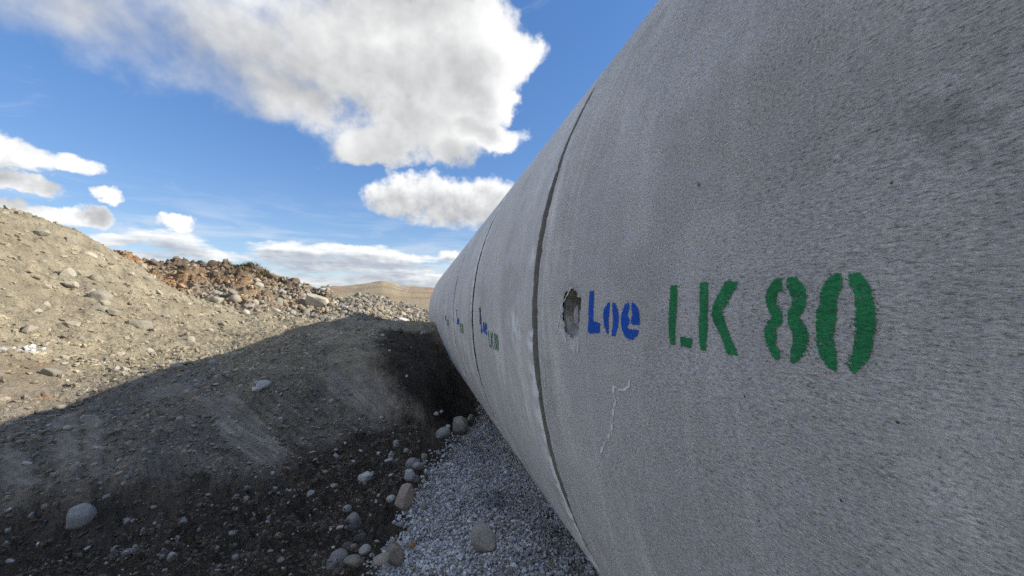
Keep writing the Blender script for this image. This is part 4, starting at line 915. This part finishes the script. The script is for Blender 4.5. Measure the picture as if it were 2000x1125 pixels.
# ---------- loose pebbles and crumbs too small to pick apart
def no_gravel(x, y): return (gravel_w(x, y) < -.01) & ((np.abs(x) > 1.5) | (y > 10.8))
def build_crumbs():
    x, y, r = polar(32000, (-46, 1), (1.7, 6.5))
    g, sm, low, face = zones(x, y); keep = no_gravel(x, y) & (rng.random(x.size) > .82 * sm) & (rng.random(x.size) > .6 * face)
    x, y, r, low = x[keep], y[keep], r[keep], low[keep]
    z = top(x, y); size = r * .0008 * np.exp(rng.exponential(.66, x.size)); size = np.minimum(size, r * .0052)
    c = soil_colour(x, y, z) * rng.uniform(.8, 1.5, x.size)[:, None]
    pal = rng.random(x.size) < (.03 + .045 * low); c[pal] = np.array([.52, .50, .465]) * rng.uniform(.7, 1.15, pal.sum())[:, None]
    pieces('pebbles', x, y, z + size * .12, size, c, 'crumbs of soil and pebbles over the shaded trench floor', 'ab', .8)
    x, y, r = polar(12000, (-50, -12), (5.0, 13.5))
    keep = no_gravel(x, y) & (height(x, y, False) > .9); x, y, r = x[keep], y[keep], r[keep]
    z = height(x, y); keep = z > np.maximum(orange_h(x, y), rubble_h(x, y)) - .02; x, y, r, z = x[keep], y[keep], r[keep], z[keep]
    size = np.minimum(r * .0007 * np.exp(rng.exponential(.6, x.size)), r * .005)
    c = soil_colour(x, y, z) * rng.uniform(.9, 1.25, x.size)[:, None]
    pal = rng.random(x.size) < .06; c[pal] = np.array([.38, .35, .275]) * rng.uniform(.8, 1.15, pal.sum())[:, None]
    pieces('scree', x, y, z + size * .1, size, c, 'loose rubble and grit covering the sunlit spoil bank', 'as', .75)
    x, y, r = polar(9000, (-36, -8), (10, 14.6)); z = orange_h(x, y)
    keep = z > np.maximum(height(x, y, False), rubble_h(x, y)) + .0; x, y, r, z = x[keep], y[keep], r[keep], z[keep]
    size = np.minimum(r * .0009 * np.exp(rng.exponential(.65, x.size)), r * .006)
    c = orange_col(np.c_[x, y, z]) * rng.uniform(.7, 1.4, x.size)[:, None]
    pieces('earth_clods', x, y, z + size * .15, size, c, 'crumbled earth clods over the orange-brown bank', 'ba', .85, sub=1)
    x, y, r = polar(9000, (-17, 4), (9.6, 14.5)); z = rubble_h(x, y)
    keep = (z > np.maximum(height(x, y, False), orange_h(x, y))) | (r > 9.6) & (np.abs(x) > 1.6)
    x, y, r = x[keep], y[keep], r[keep]; z = top(x, y)
    size = np.minimum(r * .0017 * np.exp(rng.exponential(.55, x.size)), r * .0065)
    c = np.array([.33, .28, .205]) * rng.uniform(.6, 1.3, x.size)[:, None]; gq = rng.random(x.size) < .35; c[gq] = np.array([.27, .26, .235]) * rng.uniform(.7, 1.2, gq.sum())[:, None]
    pieces('rubble', x, y, z + size * .15, size, c, 'broken stone covering the pale rubble mound', 'ab', .85)
build_crumbs()
place_stones()
scatter_things('F', 42, (-38, -4), (1.95, 5.2), .0045, .009, 'rab', ['grey', 'pale', 'tan'], lambda x, y: gravel_w(np.array([x]), np.array([y]))[0] < -.08 and gz(x, y) < 1.0)
scatter_things('B', 46, (-39, -16), (6.2, 10.5), .005, .013, 'sab', ['tan'], lambda x, y: height(np.array([x]), np.array([y]), False)[0] > 1.15 and gz(x, y) < height(np.array([x]), np.array([y]))[0] + .02)
scatter_things('O', 18, (-27, -11), (10.2, 12.2), .006, .014, 'ab', ['tan', 'brown'], lambda x, y: orange_h(np.array([x]), np.array([y]))[0] > height(np.array([x]), np.array([y]), False)[0] - .1)
scatter_things('R', 36, (-15, 0), (9.8, 13.2), .005, .010, 'ab', ['tan', 'grey', 'pale'], lambda x, y: rubble_h(np.array([x]), np.array([y]))[0] > height(np.array([x]), np.array([y]), False)[0] - .15)
STM['peat'] = stone_mat('peat_clod', (.135, .104, .078), (.20, .16, .12), .45)
OP = np.array(OPROF)
scatter_things('D', 34, (-29.5, -10.8), (12.2, 14.2), .008, .016, 'ba', ['peat'], lambda x, y: abs(np.hypot(x - CX, y - CY) - np.interp(np.degrees(np.arctan2(x - CX, y - CY)), OP[:, 0], OP[:, 1])) < .45)

# ---------- grass tufts on the brown bank
def blade_mat():
    m, n, b = new_mat('grass_blades'); c = n.attr('Col'); n.put(b.inputs['Base Color'], c); b.inputs['Roughness'].default_value = .7; return m
M_GRASS = blade_mat()
def tuft(x, y, w, hgt, nb, label, seed):
    rg = np.random.default_rng(seed); V, F, Cc = [], [], []
    bx = rg.normal(0, w * .42, nb); by = rg.normal(0, w * .3, nb); z0 = top(x + bx, y + by) - .03
    for i in range(nb):
        a = rg.uniform(0, 6.28); l = hgt * rg.uniform(.45, 1.15) * math.exp(-(bx[i] / w) ** 2 * .8); ww = .008 * rg.uniform(.7, 1.5)
        lean = rg.uniform(.3, 1.5) * l; px, py = math.cos(a), math.sin(a)
        p0 = np.array([x + bx[i], y + by[i], z0[i]]); p1 = p0 + (px * lean * .35, py * lean * .35, l * .6); p2 = p0 + (px * lean, py * lean, l)
        s = np.array([-py, px, 0]) * ww; k = len(V)
        V += [p0 - s, p0 + s, p1 + s * .8, p1 - s * .8, p2, p2]; F += [[k, k + 1, k + 2, k + 3], [k + 3, k + 2, k + 4, k + 5]]
        c = np.array([.175, .175, .075]) * rg.uniform(.5, 1.3) if rg.random() < .6 else np.array([.20, .155, .07]) * rg.uniform(.6, 1.2)
        Cc += [c] * 6
    e = link('grass_tuft', None); e.location = (x, y, float(z0.mean())); e.empty_display_size = .1
    o = link('blades', mesh_np('blades', np.array(V) - np.array(e.location), np.array(F), False, np.array(Cc), M_GRASS), e); o['kind'] = 'stuff'
    tag(e, label, 'grass', 'grass tufts on the brown bank')
for i, (px_az, rr, w, hh, nb, lab) in enumerate(TUFTS):
    a = math.radians(px_az); tuft(CX + math.sin(a) * rr, CY + math.cos(a) * rr, w, hh, nb, lab, 300 + i)
# ---------- a stake on the plain beyond the mound
def stake(az, r, h, label):
    a = math.radians(az); x, y = CX + math.sin(a) * r, CY + math.cos(a) * r; z = gz(x, y) - .1
    prof = [(.022, 0), (.021, h * .5), (.019, h * .93), (.004, h)]; n = 8; V = []
    for rad, zz in prof: V += [(x + rad * math.cos(6.2832 * j / n) + .03 * zz, y + rad * math.sin(6.2832 * j / n), z + zz) for j in range(n)]
    o = link('wooden_stake', mesh_np('wooden_stake', np.array(V), grid_faces(len(prof), n, True), True, np.tile([.12, .10, .075], (len(V), 1)), M_PIECE)); tag(o, label, 'stake')
stake(-.05, 21.0, .85, 'thin wooden survey stake standing on the plain beside the pipe end')
build_world()
